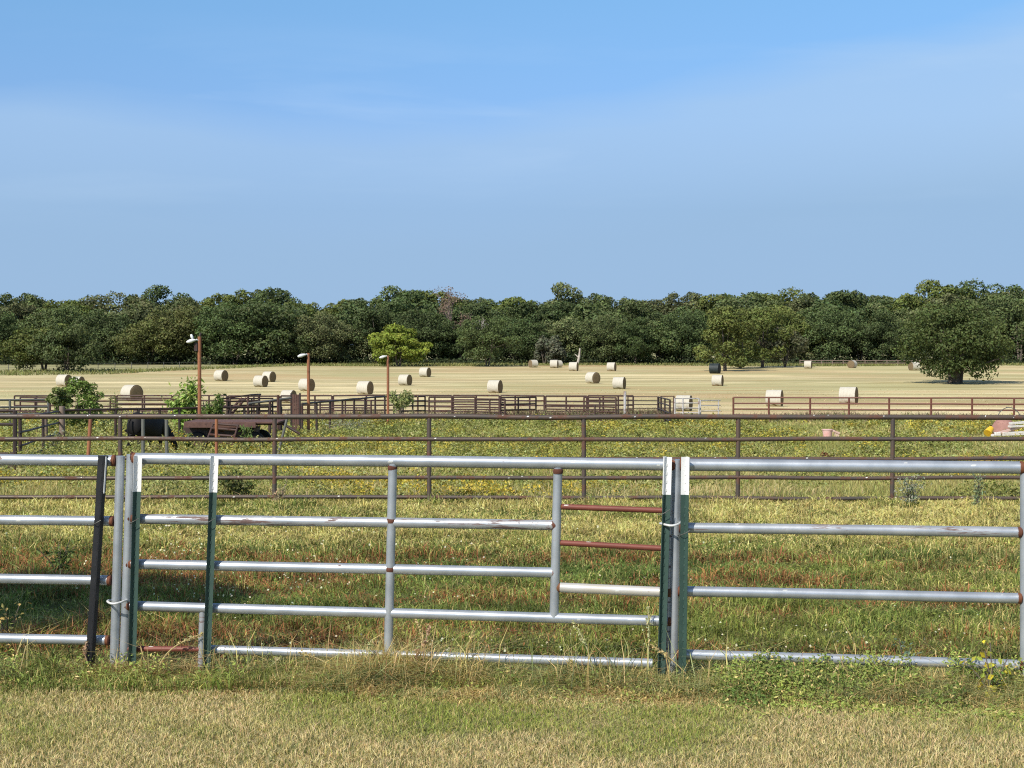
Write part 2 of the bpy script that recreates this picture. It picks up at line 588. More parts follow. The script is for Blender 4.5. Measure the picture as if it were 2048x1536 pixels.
xs_near = np.unique(np.concatenate([np.linspace(-900, -24, 30), np.linspace(-24, 24, 161), np.linspace(24, 900, 30)]))
cst = lambda c: (lambda x: np.full(len(x), float(c)))
lawn_edge = lambda x: 9.75 + .12 * np.sin(np.asarray(x) * 1.1)
wood_edge = lambda x: 322 - np.clip((-np.asarray(x) - 44) / 22, 0, 1) * 72 + 6 * np.sin(np.asarray(x) / 13.0)
strip('lawn', M['lawn'], cst(-70), lawn_edge, 200, xs_near)
strip('paddock_ground', M['paddock'], lawn_edge, cst(26.8), 90, xs_near)
strip('pasture_ground', M['pasture'], cst(26.8), cst(101), 120, xs_near)
strip('hay_field', M['hay_field'], cst(101), wood_edge, 130)
strip('woodland_floor', M['woodland'], wood_edge, cst(2900), 90)

# ------------------------------------------------------------------ grass: the mown lawn
STRAW, STRAW2 = np.array((.72, .575, .245)), np.array((.62, .45, .205))
GR, GR2, GRD = np.array((.33, .37, .085)), np.array((.47, .46, .125)), np.array((.15, .20, .05))


def lawn_col(x, y):
    n = len(x)
    p = fbm(x / .9, y / .7, 31, 3) + .35 * (fbm(x / 3.1, y / 1.4, 33) - .5) + .25 * (RNG.random(n) - .5)
    near = np.clip((8.7 - y) / 1.0, -.6, 1)
    dry = np.clip((p - .27 + .22 * near) / .26, 0, 1)
    c = mixcol(dry, GR * 1.15, STRAW * np.array((1.12, 1.12, 1.38)))
    c = np.where((RNG.random(n) < .25)[:, None], mixcol(RNG.random(n), GR2 * 1.1, STRAW2 * np.array((1.1, 1.1, 1.35))), c)
    c = np.where((RNG.random(n) < .16)[:, None], GRD * .8, c)
    return jitter(c, .3)


v = Veg()
x, y = sample_wedge(240000, 6.6, 10.0, lambda y: np.ones_like(y))
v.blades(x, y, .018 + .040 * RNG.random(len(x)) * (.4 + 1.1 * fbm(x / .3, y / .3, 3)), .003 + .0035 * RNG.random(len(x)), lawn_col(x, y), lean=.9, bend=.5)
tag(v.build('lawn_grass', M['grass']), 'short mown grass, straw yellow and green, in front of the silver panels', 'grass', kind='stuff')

# ------------------------------------------------------------------ grass: the paddock between the two fences
RED = np.array((.36, .165, .07)); CLOV = np.array((.17, .26, .065))


def paddock_col(x, y):
    n = len(x)
    a = fbm(x / 1.7, y / 1.5, 51, 3); b = fbm(x / 2.3, y / 1.1, 57, 3); c0 = fbm(x / 1.2, y / 2.0, 63, 2)
    c = mixcol(np.clip((a - .3) / .4, 0, 1), GRD * .95, GR * .80)
    green = np.clip((y - 13.5) / 2, 0, 1) * np.clip((17.5 - y) / 2, 0, 1) * (x < 3.5)
    c = mixcol(green * .55, c, CLOV)
    red = np.clip((b - .36) / .2, 0, 1) * np.clip((20 - y) / 3, 0, 1) * np.clip((y - 10.4) / 1, 0, 1)
    c = np.where((RNG.random(n) < red * .75 * (.25 + fbm(x / .35, y / .35, 67)))[:, None], RED * (.7 + .6 * RNG.random((n, 1))), c)
    dry = np.clip((y - 17.5) / 3, 0, 1) * 1.0 + np.clip((x - 3.0) / 2.5, 0, 1) * .35 + .18
    c = np.where((RNG.random(n) < dry * np.clip(c0 * 1.6, 0, 1))[:, None], mixcol(RNG.random(n), GR2 * .9, STRAW * (.82 + .25 * np.clip((y[:, None] - 17) / 4, 0, 1))), c)
    c = c * (.78 + .58 * np.clip((fbm(x / .28, y / .34, 69, 2) - .3) / .4, 0, 1))[:, None]
    return jitter(c, .42)


v = Veg()
x, y = sample_wedge(260000, 9.9, 27.6, lambda y: 1 / (y / 10) ** 1.3)
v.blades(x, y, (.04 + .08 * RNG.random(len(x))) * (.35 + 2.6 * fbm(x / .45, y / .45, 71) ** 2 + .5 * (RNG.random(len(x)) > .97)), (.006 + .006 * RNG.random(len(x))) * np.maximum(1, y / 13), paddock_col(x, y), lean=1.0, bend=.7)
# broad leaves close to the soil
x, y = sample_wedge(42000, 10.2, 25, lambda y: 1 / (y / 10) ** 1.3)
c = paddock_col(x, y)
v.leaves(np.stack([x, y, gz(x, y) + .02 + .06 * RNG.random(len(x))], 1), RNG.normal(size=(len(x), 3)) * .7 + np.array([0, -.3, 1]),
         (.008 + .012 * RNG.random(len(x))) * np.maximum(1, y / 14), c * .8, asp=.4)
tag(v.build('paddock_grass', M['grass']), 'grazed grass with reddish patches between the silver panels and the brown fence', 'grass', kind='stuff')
# tiny white flowers
v = Veg()
x, y = sample_wedge(1500, 10.6, 21, lambda y: 1 / (y / 10) ** 1.2)
k = fbm(x / 1.3, y / 1.0, 77) > .52
x, y = x[k], y[k]
v.leaves(np.stack([x, y, gz(x, y) + .07 + .05 * RNG.random(len(x))], 1), RNG.normal(size=(len(x), 3)) * .5 + np.array([0, -.7, .7]),
         (.008 + .006 * RNG.random(len(x))) * np.maximum(.9, y / 14), jitter(np.tile((.74, .72, .50), (len(x), 1)), .15), asp=.8)
tag(v.build('white_clover_flowers', M['weeds']), 'tiny white flowers scattered through the paddock grass', 'flowers', kind='stuff')

# ------------------------------------------------------------------ fence line weeds at the foot of the silver panels
FD = lambda u: np.interp(u, [-400, 0, 250, 1350, 2048, 2500], [10.75, 10.6, 10.5, 10.05, 9.8, 9.65])
fy = lambda x: np.interp(x, [-5, -3.53, -2.64, 1.066, 3.26, 5], [10.75, 10.6, 10.5, 10.05, 9.8, 9.65])
v = Veg()
n = 80000
x = RNG.uniform(-4.6, 4.4, n); off = RNG.normal(0, 1, n) * .22 - .16
y = fy(x) + off
dens = .35 + 1.0 * fbm(x / .45, y / .3, 81)
mid = np.clip((x + 2.3) / .5, 0, 1) * np.clip((1.5 - x) / .4, .45, 1)
hh = np.clip(.25 - np.abs(off + .02) * .33, .05, .25) * (.25 + 1.2 * dens * dens) * (.45 + .65 * RNG.random(n)) * (.50 + .38 * mid)
clump = np.exp(-((x + .75) / .28) ** 2) + .8 * np.exp(-((x + .35) / .2) ** 2) + .35 * np.exp(-((x - .45) / .2) ** 2) + .5 * np.exp(-((x + 1.95) / .25) ** 2)
tall = (RNG.random(n) < .006 + .007 * mid + .034 * clump) & (np.abs(off + .05) < .28)
hh = hh * (1 - .35 * np.clip((x + .1) / .3, 0, 1) * np.clip((1.3 - x) / .3, 0, 1))
hh = np.where(tall, .20 + .30 * RNG.random(n), hh)
c = mixcol(np.clip((fbm(x / .35, y / .3, 85) - .3) / .4, 0, 1), np.array((.25, .29, .12)), np.array((.47, .49, .20)))
dryp = .22 + .45 * (fbm(x / .3, y / .2, 88) > .60) + .30 * np.clip((-off - .25) / .15, 0, 1)
c = np.where(((RNG.random(n) < dryp) | (tall & (RNG.random(n) < .6)))[:, None], mixcol(RNG.random(n), STRAW, STRAW2), c)
lit = np.exp(-((x + 2.62) / .5) ** 2) + np.exp(-((x + 2.0) / .25) ** 2) * .8 + .3 * (fbm(x / .3, y / .3, 89) > .66)
c = np.where((RNG.random(n) < lit * .28)[:, None], np.array((.45, .25, .12)), c)
v.blades(x, y, hh, .004 + .0045 * RNG.random(n), jitter(c, .4), lean=1.25, bend=.9)
# leafy green mass on the right
n = 34000
x = np.where(RNG.random(n) < .80, RNG.uniform(1.15, 4.3, n), RNG.uniform(-4.4, 1.2, n)); off = RNG.normal(0, 1, n) * .24 - .16
y = fy(x) + off
top = np.clip(.19 - np.abs(off + .08) * .35, .03, .2) * np.where(x > 1.15, np.clip((x - 1.05) / .5, .3, 1), .6) * (.5 + 1.1 * (fbm(x / .18, y / .16, 94) > .45)) * (.35 + 1.0 * fbm(x / .35, y / .3, 91))
zz = gz(x, y) + top * (.25 + .8 * RNG.random(n))
c = mixcol(np.clip((fbm(x / .25, y / .25, 93) - .25) / .5, 0, 1), np.array((.14, .21, .05)), np.array((.42, .48, .12)))
c = np.where((RNG.random(n) < .10)[:, None], STRAW, c)
v.leaves(np.stack([x, y, zz], 1), RNG.normal(size=(n, 3)) * .6 + np.array([-.2, -.5, .8]), .008 + .011 * RNG.random(n), jitter(c, .3), asp=.42)
tag(v.build('fence_line_weeds', M['weeds']), 'tangle of long grass and leafy weeds along the foot of the silver panels', 'weeds', kind='stuff')


# dry seed stalks that stand out one by one
def stalk(u, v0, u2, v2, bendv, col, cat_label, dy=-.06, heads=True, r=.006):
    Y = float(FD(u)) + dy
    a = P(u, v0, Y); a[2] = gzf(a[0], a[1]) - .01
    b = P(u2, v2, Y - .03)
    pts = []
    for t in np.linspace(0, 1, 12):
        p = a * (1 - t) + b * t
        p = p + np.array([bendv * .25 * math.sin(t * PI), -.02 * math.sin(t * PI), .04 * math.sin(t * PI) * abs(bendv) * 4])
        pts.append(p)
    vv = Veg()
    # stem as a thin three-sided ribbon
    mb = MB(); mb.tube(pts, list(np.linspace(r, r * .45, 12)), 5)
    V = np.concatenate(mb.V)
    vv.put(V, np.concatenate(mb.q), np.concatenate(mb.t), np.tile(col, (len(V), 1)))
    if heads:
        n = 46
        t = .62 + .38 * RNG.random(n)
        pp = np.array([pts[min(11, int(q * 11))] * (1 - (q * 11) % 1) + pts[min(11, int(q * 11) + 1)] * ((q * 11) % 1) for q in t])
        vv.leaves(pp + RNG.normal(size=(n, 3)) * .008, RNG.normal(size=(n, 3)), .009 + .008 * RNG.random(n), jitter(np.tile(col, (n, 1)), .25), asp=.4)
    # a few leaf blades at the base
    n = 9
    vv.blades(np.full(n, a[0]) + RNG.normal(size=n) * .015, np.full(n, a[1]) + RNG.normal(size=n) * .015, .08 + .12 * RNG.random(n), np.full(n, .007), jitter(np.tile((.25, .27, .09), (n, 1)), .3), lean=1.2)
    o = vv.build('grass_stalk', M['weeds'], origin=a)
    return tag(o, cat_label, 'grass stalk', 'dry seed stalks along the silver panels')


TAN = (.62, .50, .24); PALE = (.58, .56, .30); PINKT = (.58, .40, .26)
for s in [
    (310, 1360, 408, 1266, -.25, TAN, 'tan stalk arching up to the short leg of the middle panel'),
    (690, 1370, 596, 1305, .2, TAN, 'dry stalk leaning left below the bottom rail, left of the centre upright'),
    (855, 1330, 832, 1240, .1, TAN, 'upright tan seed stalk right of the centre upright, crossing the second lowest rail'),
    (850, 1345, 860, 1250, -.1, PINKT, 'pinkish dry stalk standing close beside the tallest tan one'),
    (905, 1320, 946, 1262, .05, TAN, 'stout tan seed stalk leaning right between centre upright and creep upright'),
    (800, 1370, 835, 1300, .1, PINKT, 'reddish dry stalk bent right at the foot of the centre upright'),
    (1190, 1370, 1145, 1240, .12, PALE, 'long pale stalk rising past the lowest full rail below the creep opening'),
    (1150, 1345, 1140, 1318, .05, TAN, 'short dry stalk beside the open end of the bottom rail'),
    (1290, 1345, 1296, 1212, .05, PALE, 'thin green stalk just left of the right hand pair of posts'),
    (1400, 1420, 1296, 1285, .1, TAN, 'straight straw stalk slanting across the feet of the right hand posts'),
    (980, 1395, 930, 1330, -.1, PALE, 'pale stalk leaning left in the weeds below the middle of the bottom rail'),
    (190, 1385, 172, 1285, -.1, PINKT, 'pinkish stalk at the foot of the leaning black post'),
    (500, 1400, 560, 1315, .15, PALE, 'pale stalk leaning right in front of the bottom rail near the second post'),
    (720, 1360, 742, 1280, .05, PALE, 'slim pale stalk left of the centre upright foot'),
]:
    stalk(*s)


# ------------------------------------------------------------------ individual weeds
def plant(name, label, cat, base, h, w, n, cols, leaf, stems=5, leafasp=.45, group=None, stemcol=(.22, .2, .09), up=.5, parts=True):
    """stems with leaves as one plant: foliage + stems"""
    t = thing(name, label, cat, base, group)
    v = Veg(); ms = MB()
    cc = np.asarray(cols, float)
    for s in range(stems):
        a = random.random() * 2 * PI; rr = w * random.uniform(.15, .5)
        end = np.array([math.cos(a) * rr, math.sin(a) * rr, h * random.uniform(.6, 1)])
        pts = [np.array([end[0] * q ** 1.5, end[1] * q ** 1.5, end[2] * q]) for q in np.linspace(0, 1, 6)]
        ms.tube(pts, list(np.linspace(.006, .003, 6) * max(1, h)), 5)
        k = n // stems
        q = .12 + .88 * RNG.random(k)
        c = np.stack([end[0] * q ** 1.5, end[1] * q ** 1.5, end[2] * q], 1) + RNG.normal(size=(k, 3)) * np.array([w, w, h * .5]) * .10
        c[:, 2] = np.maximum(c[:, 2], .01)
        v.leaves(c, RNG.normal(size=(k, 3)) * .8 + np.array([-.2, -.3, up]), leaf * (.6 + .8 * RNG.random(k)),
                 jitter(cc[RNG.integers(0, len(cc), k)], .3), asp=leafasp)
    v.build('foliage', M['weeds'], t, origin=(0, 0, 0)).location = (0, 0, 0)
    ms.build('stem', M['bark'], t, local=True)
    return t


plant('yellow_leaf_plant', 'yellow leaved plant under the bottom rail by the right end upright', 'plant', on(1990, 9.62), .36, .36, 60,
      [(.72, .62, .06), (.60, .58, .10), (.40, .46, .09), (.66, .52, .05)], .024, 6, .55)
plant('blue_green_weed', 'small blue green weed growing through the bottom rail of the right panel', 'plant', on(1815, 9.92), .36, .2, 90,
      [(.16, .24, .16), (.20, .28, .18)], .018, 4)
plant('tall_brown_weed', 'brown and yellow weed at the left edge inside the paddock shade', 'plant', on(12, 11.4), .52, .5, 150,
      [(.42, .30, .12), (.26, .26, .09), (.5, .36, .14)], .02, 6)
plant('silver_weed', 'bushy silver grey weed at the foot of the brown fence, left of the thin one', 'plant', on(1822, 26.0), .55, .75, 300,
      [(.34, .36, .26), (.26, .30, .18), (.42, .43, .33)], .035, 9, .3)
plant('silver_weed', 'narrow upright grey green weed before the brown fence near the right edge', 'plant', on(1956, 25.6), .62, .35, 170,
      [(.28, .33, .20), (.22, .28, .15)], .035, 5, .3)
plant('dark_leaf_weed', 'dark leafy weed behind the lowest brown rails right of the second white tipped post', 'plant', on(472, 27.6), .5, 1.1, 420,
      [(.10, .13, .045), (.15, .17, .06), (.19, .19, .07)], .045, 10, .6)
plant('dry_grass_tuft', 'pinkish dry grass tuft around the foot of the brown post left of centre', 'plant', on(556, 26.2), .42, .45, 200,
      [(.48, .36, .22), (.42, .36, .2), (.35, .32, .17)], .04, 12, .14)
plant('dock_plant', 'dark red brown dock plant in the pasture below the pink bucket', 'plant', on(1652, 38), .62, .5, 180,
      [(.16, .06, .035), (.20, .08, .04), (.14, .10, .04)], .05, 5, .4)
plant('orange_dry_weed', 'wide orange tan dry weed below the junk pile at the right edge', 'plant', on(1962, 41), .5, 1.4, 420,
      [(.56, .38, .13), (.50, .36, .15), (.45, .38, .15)], .05, 14, .3)
plant('red_dry_weed', 'thin dark dry weed right of the brown post in the right pasture', 'plant', on(1800, 37), .55, .4, 120,
      [(.17, .09, .06), (.2, .14, .07)], .045, 5, .3)
plant('green_weed', 'fresh green weed in shade behind the left panel, right of the leaning post', 'plant', on(115, 15.9), .42, .5, 260,
      [(.10, .15, .045), (.14, .19, .06), (.18, .22, .07)], .03, 8, .4)

# ------------------------------------------------------------------ pasture: broomweed mounds and grass
v = Veg()
x, y = sample_wedge(100000, 27.2, 100, lambda y: 1 / (y / 30) ** 1.6)
a = fbm(x / 4, y / 6, 111, 3); b = fbm(x / 9, y / 5, 117, 3)
c = mixcol(np.clip((a - .3) / .4, 0, 1), np.array((.36, .36, .115)), np.array((.56, .48, .205)))
c = np.where((RNG.random(len(x)) < np.clip((b - .5) * 2.5, 0, .6))[:, None], np.array((.62, .50, .26)), c)
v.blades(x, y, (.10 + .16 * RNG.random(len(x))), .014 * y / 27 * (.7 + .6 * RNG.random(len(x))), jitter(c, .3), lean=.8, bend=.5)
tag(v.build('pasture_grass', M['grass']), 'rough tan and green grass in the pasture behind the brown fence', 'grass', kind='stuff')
v = Veg()
nm = 5200
mx_, my_ = sample_wedge(nm * 2, 27.5, 88, lambda y: 1 / (y / 30) ** 1.1)
keep = fbm(mx_ / 5, my_ / 4.5, 121, 3) + .25 * (RNG.random(len(mx_)) - .5) > .47
keep &= ~((mx_ > my_ * .295) & (my_ > 52) & (my_ < 68) & (RNG.random(len(mx_)) < .85))
keep &= ~((np.abs(mx_ - my_ * .206) < .9) & (my_ > 52) & (my_ < 68.5))
mx_, my_ = mx_[keep], my_[keep]
nm = len(mx_)
left = np.clip((-mx_ / my_ - .12) / .1, 0, 1)
rad = (.16 + .26 * RNG.random(nm)) * (1 + .5 * left) * np.clip(my_ / 45, .7, 1.25)
hgt = rad * (.8 + .5 * RNG.random(nm))
per = 36
X = np.repeat(mx_, per); Y = np.repeat(my_, per); Rr = np.repeat(rad, per); Hh = np.repeat(hgt, per)
d = RNG.normal(size=(nm * per, 3)); d[:, 2] = np.abs(d[:, 2]) + .2; d /= np.linalg.norm(d, axis=1, keepdims=True)
q = .7 + .4 * RNG.random((nm * per, 1))
pc = np.stack([X, Y, gz(X, Y)], 1) + d * q * np.stack([Rr, Rr, Hh], 1)
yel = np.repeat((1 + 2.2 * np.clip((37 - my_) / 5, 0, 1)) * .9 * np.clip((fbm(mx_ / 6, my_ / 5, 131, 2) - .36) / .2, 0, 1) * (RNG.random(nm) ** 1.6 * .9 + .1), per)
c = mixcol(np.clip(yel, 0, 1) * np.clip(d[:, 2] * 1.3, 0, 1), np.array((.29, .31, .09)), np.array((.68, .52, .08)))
gr = np.repeat(RNG.random(nm) < .25 + .3 * left, per)
c = np.where(gr[:, None], mixcol(RNG.random(len(c)), np.array((.46, .46, .20)), np.array((.33, .36, .12))), c)
dk = np.repeat(RNG.random(nm) < .22, per)
c = np.where(dk[:, None], c * .5, c)
v.leaves(pc, d + RNG.normal(size=d.shape) * .5, .019 * Y / 30 * (.7 + .7 * RNG.random(len(X))) + .012, jitter(c, .3), asp=.6)
tag(v.build('broomweed', M['weeds']), 'yellow green broomweed covering the pasture beyond the brown fence', 'weeds', kind='stuff')

# dark dry brush along the back corral
v = Veg()
n = 26000
u = np.concatenate([RNG.uniform(-60, 1345, int(n * .8)), RNG.uniform(1345, 2100, n - int(n * .8))]); Y = RNG.uniform(88, 101, n)
x = (u - 1024) / F * Y
dens = np.clip((fbm(x / 3, Y / 3, 141, 3) - .32) * 2.6, .05, 1)
hh = dens * np.where(u < 1345, .75, .45) * (.4 + .8 * RNG.random(n))
c = mixcol(RNG.random(n), np.array((.13, .08, .06)), np.array((.26, .19, .12)))
c = np.where((RNG.random(n) < .25)[:, None], np.array((.26, .27, .12)), c)
v.blades(x, Y, hh + .1, np.full(n, .045), jitter(c, .4), lean=.9, bend=.6)
tag(v.build('dry_brush', M['weeds']), 'dark dry brush and tall weeds growing through the back corral', 'brush', kind='stuff')

# stubble and loose hay on the cut field
v = Veg()
n = 26000
x, y = sample_wedge(n, 101, 190, lambda y: 1 / (y / 100) ** 1.5, mx=1.15, add=5)
rows = .12 * np.sin((y + x * .09 + 2.5 * fbm(x / 25, y / 9, 151)) * 2 * PI / 7.5)
k = rows + RNG.normal(0, .8, n) > .2
x, y = x[k], y[k]
c = mixcol(np.clip((fbm(x / 20, y / 4, 153) - .3) / .4, 0, 1), np.array((.84, .70, .44)), np.array((.66, .53, .30)))
v.blades(x, y, .04 + .06 * RNG.random(len(x)), .05 * y / 100 * (.6 + .8 * RNG.random(len(x))), jitter(c, .25), lean=1.5, bend=.4)
tag(v.build('hay_stubble', M['grass']), 'pale stubble and loose hay on the cut field', 'stubble', kind='stuff')

# ------------------------------------------------------------------ FRONT: galvanised livestock panels
PR = .034


def pf(u, v):
    return P(u, v, float(FD(u)))


def rail(parent, a, b, r, mat, name='rail', label=None, rust=(1, 1), patch=0.0, n=16, off=0.0):
    mb = MB()
    A = pf(*a); B = pf(*b)
    A[1] += off; B[1] += off
    pipe(mb, A, B, r, rust=rust, patch=patch, n=n, wob=.006, splat=.8)
    o = mb.build(name, M[mat], parent)
    if label: o['label'] = label
    return o


def upright(parent, a, b, r, mat, name='upright', label=None, rust=(0, 0), sink=.05, patch=0.0, off=0.0, cap=True):
    mb = MB()
    A = pf(*a); B = pf(*b)
    A[1] += off; B[1] += off
    g = gzf(B[0], B[1])
    if sink and B[2] < g + .25: B[2] = g - sink
    pipe(mb, A, B, r, rust=rust, patch=patch, weld=False, n=16)
    o = mb.build(name, M[mat], parent)
    if label: o['label'] = label
    return o


def weld(parent, pts):
    """rusty weld beads where rails meet an upright"""
    for (u, v_, r) in pts:
        mb = MB()
        c = pf(u, v_)
        k = 7
        prof = [((.80 + .2 * math.sin(t)) * r * .81 * random.uniform(.92, 1.08), math.cos(t)) for t in np.linspace(.25, PI - .25, k)]
        mb.tube([c + np.array([q * .007, 0, 0]) for _, q in prof], [a for a, _ in prof], 12, True, [(1, 0, 0)] * k)
        mb.build('weld_bead', M['rust_weld'], parent)


M['rust_weld'] = pipe_mat('rusted_weld', (.27, .095, .04), (.20, .07, .035), (.14, .05, .03), .85, 0, sc=20)

# left panel
pL = thing('livestock_fence', 'silver livestock panel left of the leaning black post, running out of the picture', 'livestock panel', on(100, 10.55), 'galvanised livestock panels')
for a, b, r, m_ in (((-420, 915), (231, 921), .038, 'galv'), ((-420, 1036), (227, 1042), PR, 'galv'), ((-420, 1149), (222, 1161), PR, 'galv'), ((-420, 1268), (218, 1281), PR, 'galv')):
    rail(pL, a, b, r, m_)
upright(pL, (241, 912), (227, 1338), .031, 'galv', rust=(0, 0))
weld(pL, [(231, 921, .044), (226, 1042, .042), (221, 1161, .041), (217, 1281, .041)])

# middle panel with creep opening
pM = thing('livestock_fence', 'silver livestock panel with centre upright and rusty red bars at its right end', 'livestock panel', on(800, 10.25), 'galvanised livestock panels')
rail(pM, (266, 917), (1350, 929), .039, 'galv', patch=.45)
rail(pM, (264, 1037), (1112, 1050), PR, 'galv_worn', label='rail with long rust streaks', patch=.5)
rail(pM, (259, 1128), (1112, 1145), PR, 'galv')
rail(pM, (256, 1212), (1342, 1242), PR, 'galv')
rail(pM, (422, 1299), (1305, 1327), .031, 'galv', rust=(0, 0), patch=.35)
rail(pM, (250, 1298), (404, 1299), .020, 'rust_rail', name='bottom_bar', label='thin rusty red bottom bar', rust=(0, 0))
rail(pM, (1118, 1013), (1346, 1022), .019, 'rust_rail', name='creep_bar', label='thin rusty red bar')
rail(pM, (1116, 1086), (1344, 1098), .019, 'rust_rail', name='creep_bar', label='thin rusty red bar')
rail(pM, (1114, 1174), (1342, 1184), .033, 'galv_cream', name='creep_bar', label='cream stained bar')
upright(pM, (263, 909), (247, 1338), .033, 'galv', patch=.5)
upright(pM, (786, 928), (775, 1345), .030, 'galv', off=-.012)
upright(pM, (1116, 936), (1108, 1236), .030, 'galv', sink=0, off=-.006)
upright(pM, (406, 1216), (402, 1352), .026, 'galv_worn', name='short_leg', label='short rusting leg below the lowest full rail', patch=.6)
upright(pM, (1343, 918), (1332, 1362), .022, 'galv_worn', label='narrow flaking end upright', patch=.75)
weld(pM, [(264, 914, .046), (259, 1037, .044), (255, 1129, .044), (252, 1213, .044), (1352, 1, .001)][:4])
for (u, v_) in ((785, 934), (783, 1040), (781, 1137), (1116, 941)):
    mb = MB(); c = pf(u, v_); c[1] -= .012
    mb.tube([c + np.array([0, 0, q]) for q in (-.02, -.008, .004, .012)], [.030, .034, .033, .029], 14, True, [(1, 0, 0)] * 4)
    mb.build('weld_bead', M['rust_weld'] if v_ < 1000 else M['galv_worn'], pM)

# right panel
pR = thing('livestock_fence', 'silver livestock panel right of the twin white tipped posts', 'livestock panel', on(1700, 9.95), 'galvanised livestock panels')
for a, b, r, m_ in (((1360, 930), (2046, 936), .040, 'galv'), ((1358, 1055), (2042, 1065), PR, 'galv_worn'), ((1356, 1183), (2042, 1196), PR, 'galv'), ((1354, 1308), (2044, 1331), PR, 'galv')):
    rail(pR, a, b, r, m_, patch=.3)
upright(pR, (1354, 919), (1345, 1370), .032, 'galv', patch=.45)
upright(pR, (2049, 930), (2049, 1385), .028, 'galv')
weld(pR, [(1362, 929, .050), (1360, 1056, .044), (1357, 1183, .043), (1355, 1308, .042), (2041, 1064, .040), (2041, 1196, .040), (2040, 936, .046), (2043, 1331, .038)])
# the panel after it, just outside the frame
pX = thing('livestock_fence', 'next silver livestock panel starting at the right edge of the picture', 'livestock panel', on(2200, 9.75), 'galvanised livestock panels')
for v0, v1 in ((937, 940), (1066, 1070), (1197, 1202), (1332, 1340)):
    rail(pX, (2074, v0), (2500, v1), PR, 'galv')
upright(pX, (2074, 930), (2076, 1385), .029, 'galv')


# T-posts
def tpost(utop, vtop, ubot, vbot, color, label, dy=-.075, rot=0.25, tip=.245, tipmat='white', group='steel T-posts holding the panels'):
    Yp = float(FD((utop + ubot) / 2)) + dy
    a = P(ubot, vbot, Yp); a[2] = gzf(a[0], a[1])
    b = P(utop, vtop, Yp)
    t = thing('steel_t_post', label, 'fence post', a, group)
    ax = (b - a); L = np.linalg.norm(ax); ax /= L
    X0 = np.array([math.cos(rot), math.sin(rot), 0]); Y0 = np.cross(ax, X0); Y0 /= np.linalg.norm(Y0); X0 = np.cross(Y0, ax)

    def tsec(mb, z0, z1, g=0.0):
        fw, d_, t_, st, sd = .026 + g, .017, .006 + g, .005 + g, .040 + g
        sec = [(-fw, -d_ - g), (0, -g), (fw, -d_ - g), (fw, -d_ + t_), (st, t_), (st, sd), (-st, sd), (-st, t_), (-fw, -d_ + t_)]
        V = []
        for z in (z0, z1):
            for (p, q) in sec: V.append(X0 * p + Y0 * q + ax * z)
        m = len(sec)
        qd = [(i, (i + 1) % m, m + (i + 1) % m, m + i) for i in range(m)]
        tr = []
        for base, fl in ((0, True), (m, False)):
            for tri in ((0, 1, 8), (8, 1, 7), (1, 2, 3), (1, 3, 4), (1, 4, 7), (4, 5, 7), (5, 6, 7)):
                w = tuple(base + k for k in tri); tr.append(w[::-1] if fl else w)
        mb.add(np.array(V) + a, qd, tr)
    mb = MB(); tsec(mb, -.15, L - tip)
    z = .12
    while z < L - tip - .03:       # studs along the face
        mb.box(a - Y0 * .001 + ax * z, (.009, .007, .018), np.stack([X0, Y0, ax], 1))
        z += .054
    mb.build('shaft', M[color], t, smooth=False)
    mb = MB(); tsec(mb, L - tip, L, .0012)
    z = L - tip + .03
    while z < L - .02:
        mb.box(a - Y0 * .002 + ax * z, (.009, .007, .018), np.stack([X0, Y0, ax], 1)); z += .054
    o = mb.build('painted_tip', M[tipmat], t, smooth=False)
    return t, a, ax, X0, Y0


def clip(info, v_, up=True):
    """wire clip from the post round the rail behind it"""
    t, a, ax, X0, Y0 = info
    u = 0
    z = (CAMZ - (v_ - 700) * a[1] / F) - a[2]
    c = a + ax * z
    mb = MB()
    pts = [c + X0 * .03 + np.array([0, -.03, .012]), c + np.array([0, -.048, -.004]), c - X0 * .034 + np.array([0, -.03, -.022]), c - X0 * .045 + np.array([0, .05, -.03])]
    mb.tube(pts, .0028, 6)
    mb.build('wire_clip', M['grey_pipe'], t)


i1 = tpost(206, 911, 178, 1345, 'tpost_black', 'leaning black steel post with a narrow white stripe, left of the left gap', rot=-.5, tipmat='tpost_black')
# pale stripe down the edge of the leaning post
t, a, ax, X0, Y0 = i1
L = float(np.linalg.norm(P(206, 911, float(FD(192)) - .075) - a))
mb = MB(); mb.box(a + X0 * .030 + ax * (L - .13), (.004, .012, .25), np.stack([X0, Y0, ax], 1))
mb.build('pale_stripe', M['white'], t, smooth=False)
clip(i1, 1042)
i2 = tpost(275, 911, 262, 1345, 'tpost_green', 'green steel post with white tip at the left end of the middle panel', rot=.45)
clip(i2, 1040)
i3 = tpost(428, 912, 411, 1358, 'tpost_green', 'green steel post with white tip standing alone beside the short panel leg', rot=.4)
clip(i3, 1040)
i4 = tpost(1334, 914, 1320, 1372, 'tpost_green', 'green white tipped post, left one of the close pair at the right gap', rot=.35)
clip(i4, 1022)
i5 = tpost(1372, 914, 1365, 1382, 'tpost_green', 'green white tipped post, right one of the close pair at the right gap', rot=-.35)
clip(i5, 1064)


def wire_tie(u0, v0, u1, v1, label):
    Y = float(FD(u0))
    A = P(u0, v0, Y); B = P(u1, v1, Y)
    mb = MB()
    pts = []
    for k in range(25):
        q = k / 24 * 2 * PI
        pts.append((A + B) / 2 + (B - A) / 2 * math.cos(q) + np.array([0, (-.13 if math.sin(q) > 0 else -.05) * math.sin(q), .004 * math.sin(3 * q)]))
    mb.tube(pts, .0075, 8, False)
    o = mb.build('wire_tie', M['wire'], None, origin=(A + B) / 2)
    return tag(o, label, 'wire tie', 'pale wire ties joining panel uprights')


wire_tie(217, 1201, 259, 1199, 'pale wire tie low down round the two uprights at the left gap')
wire_tie(1320, 1047, 1362, 1044, 'pale wire tie round the posts and uprights at the right gap')

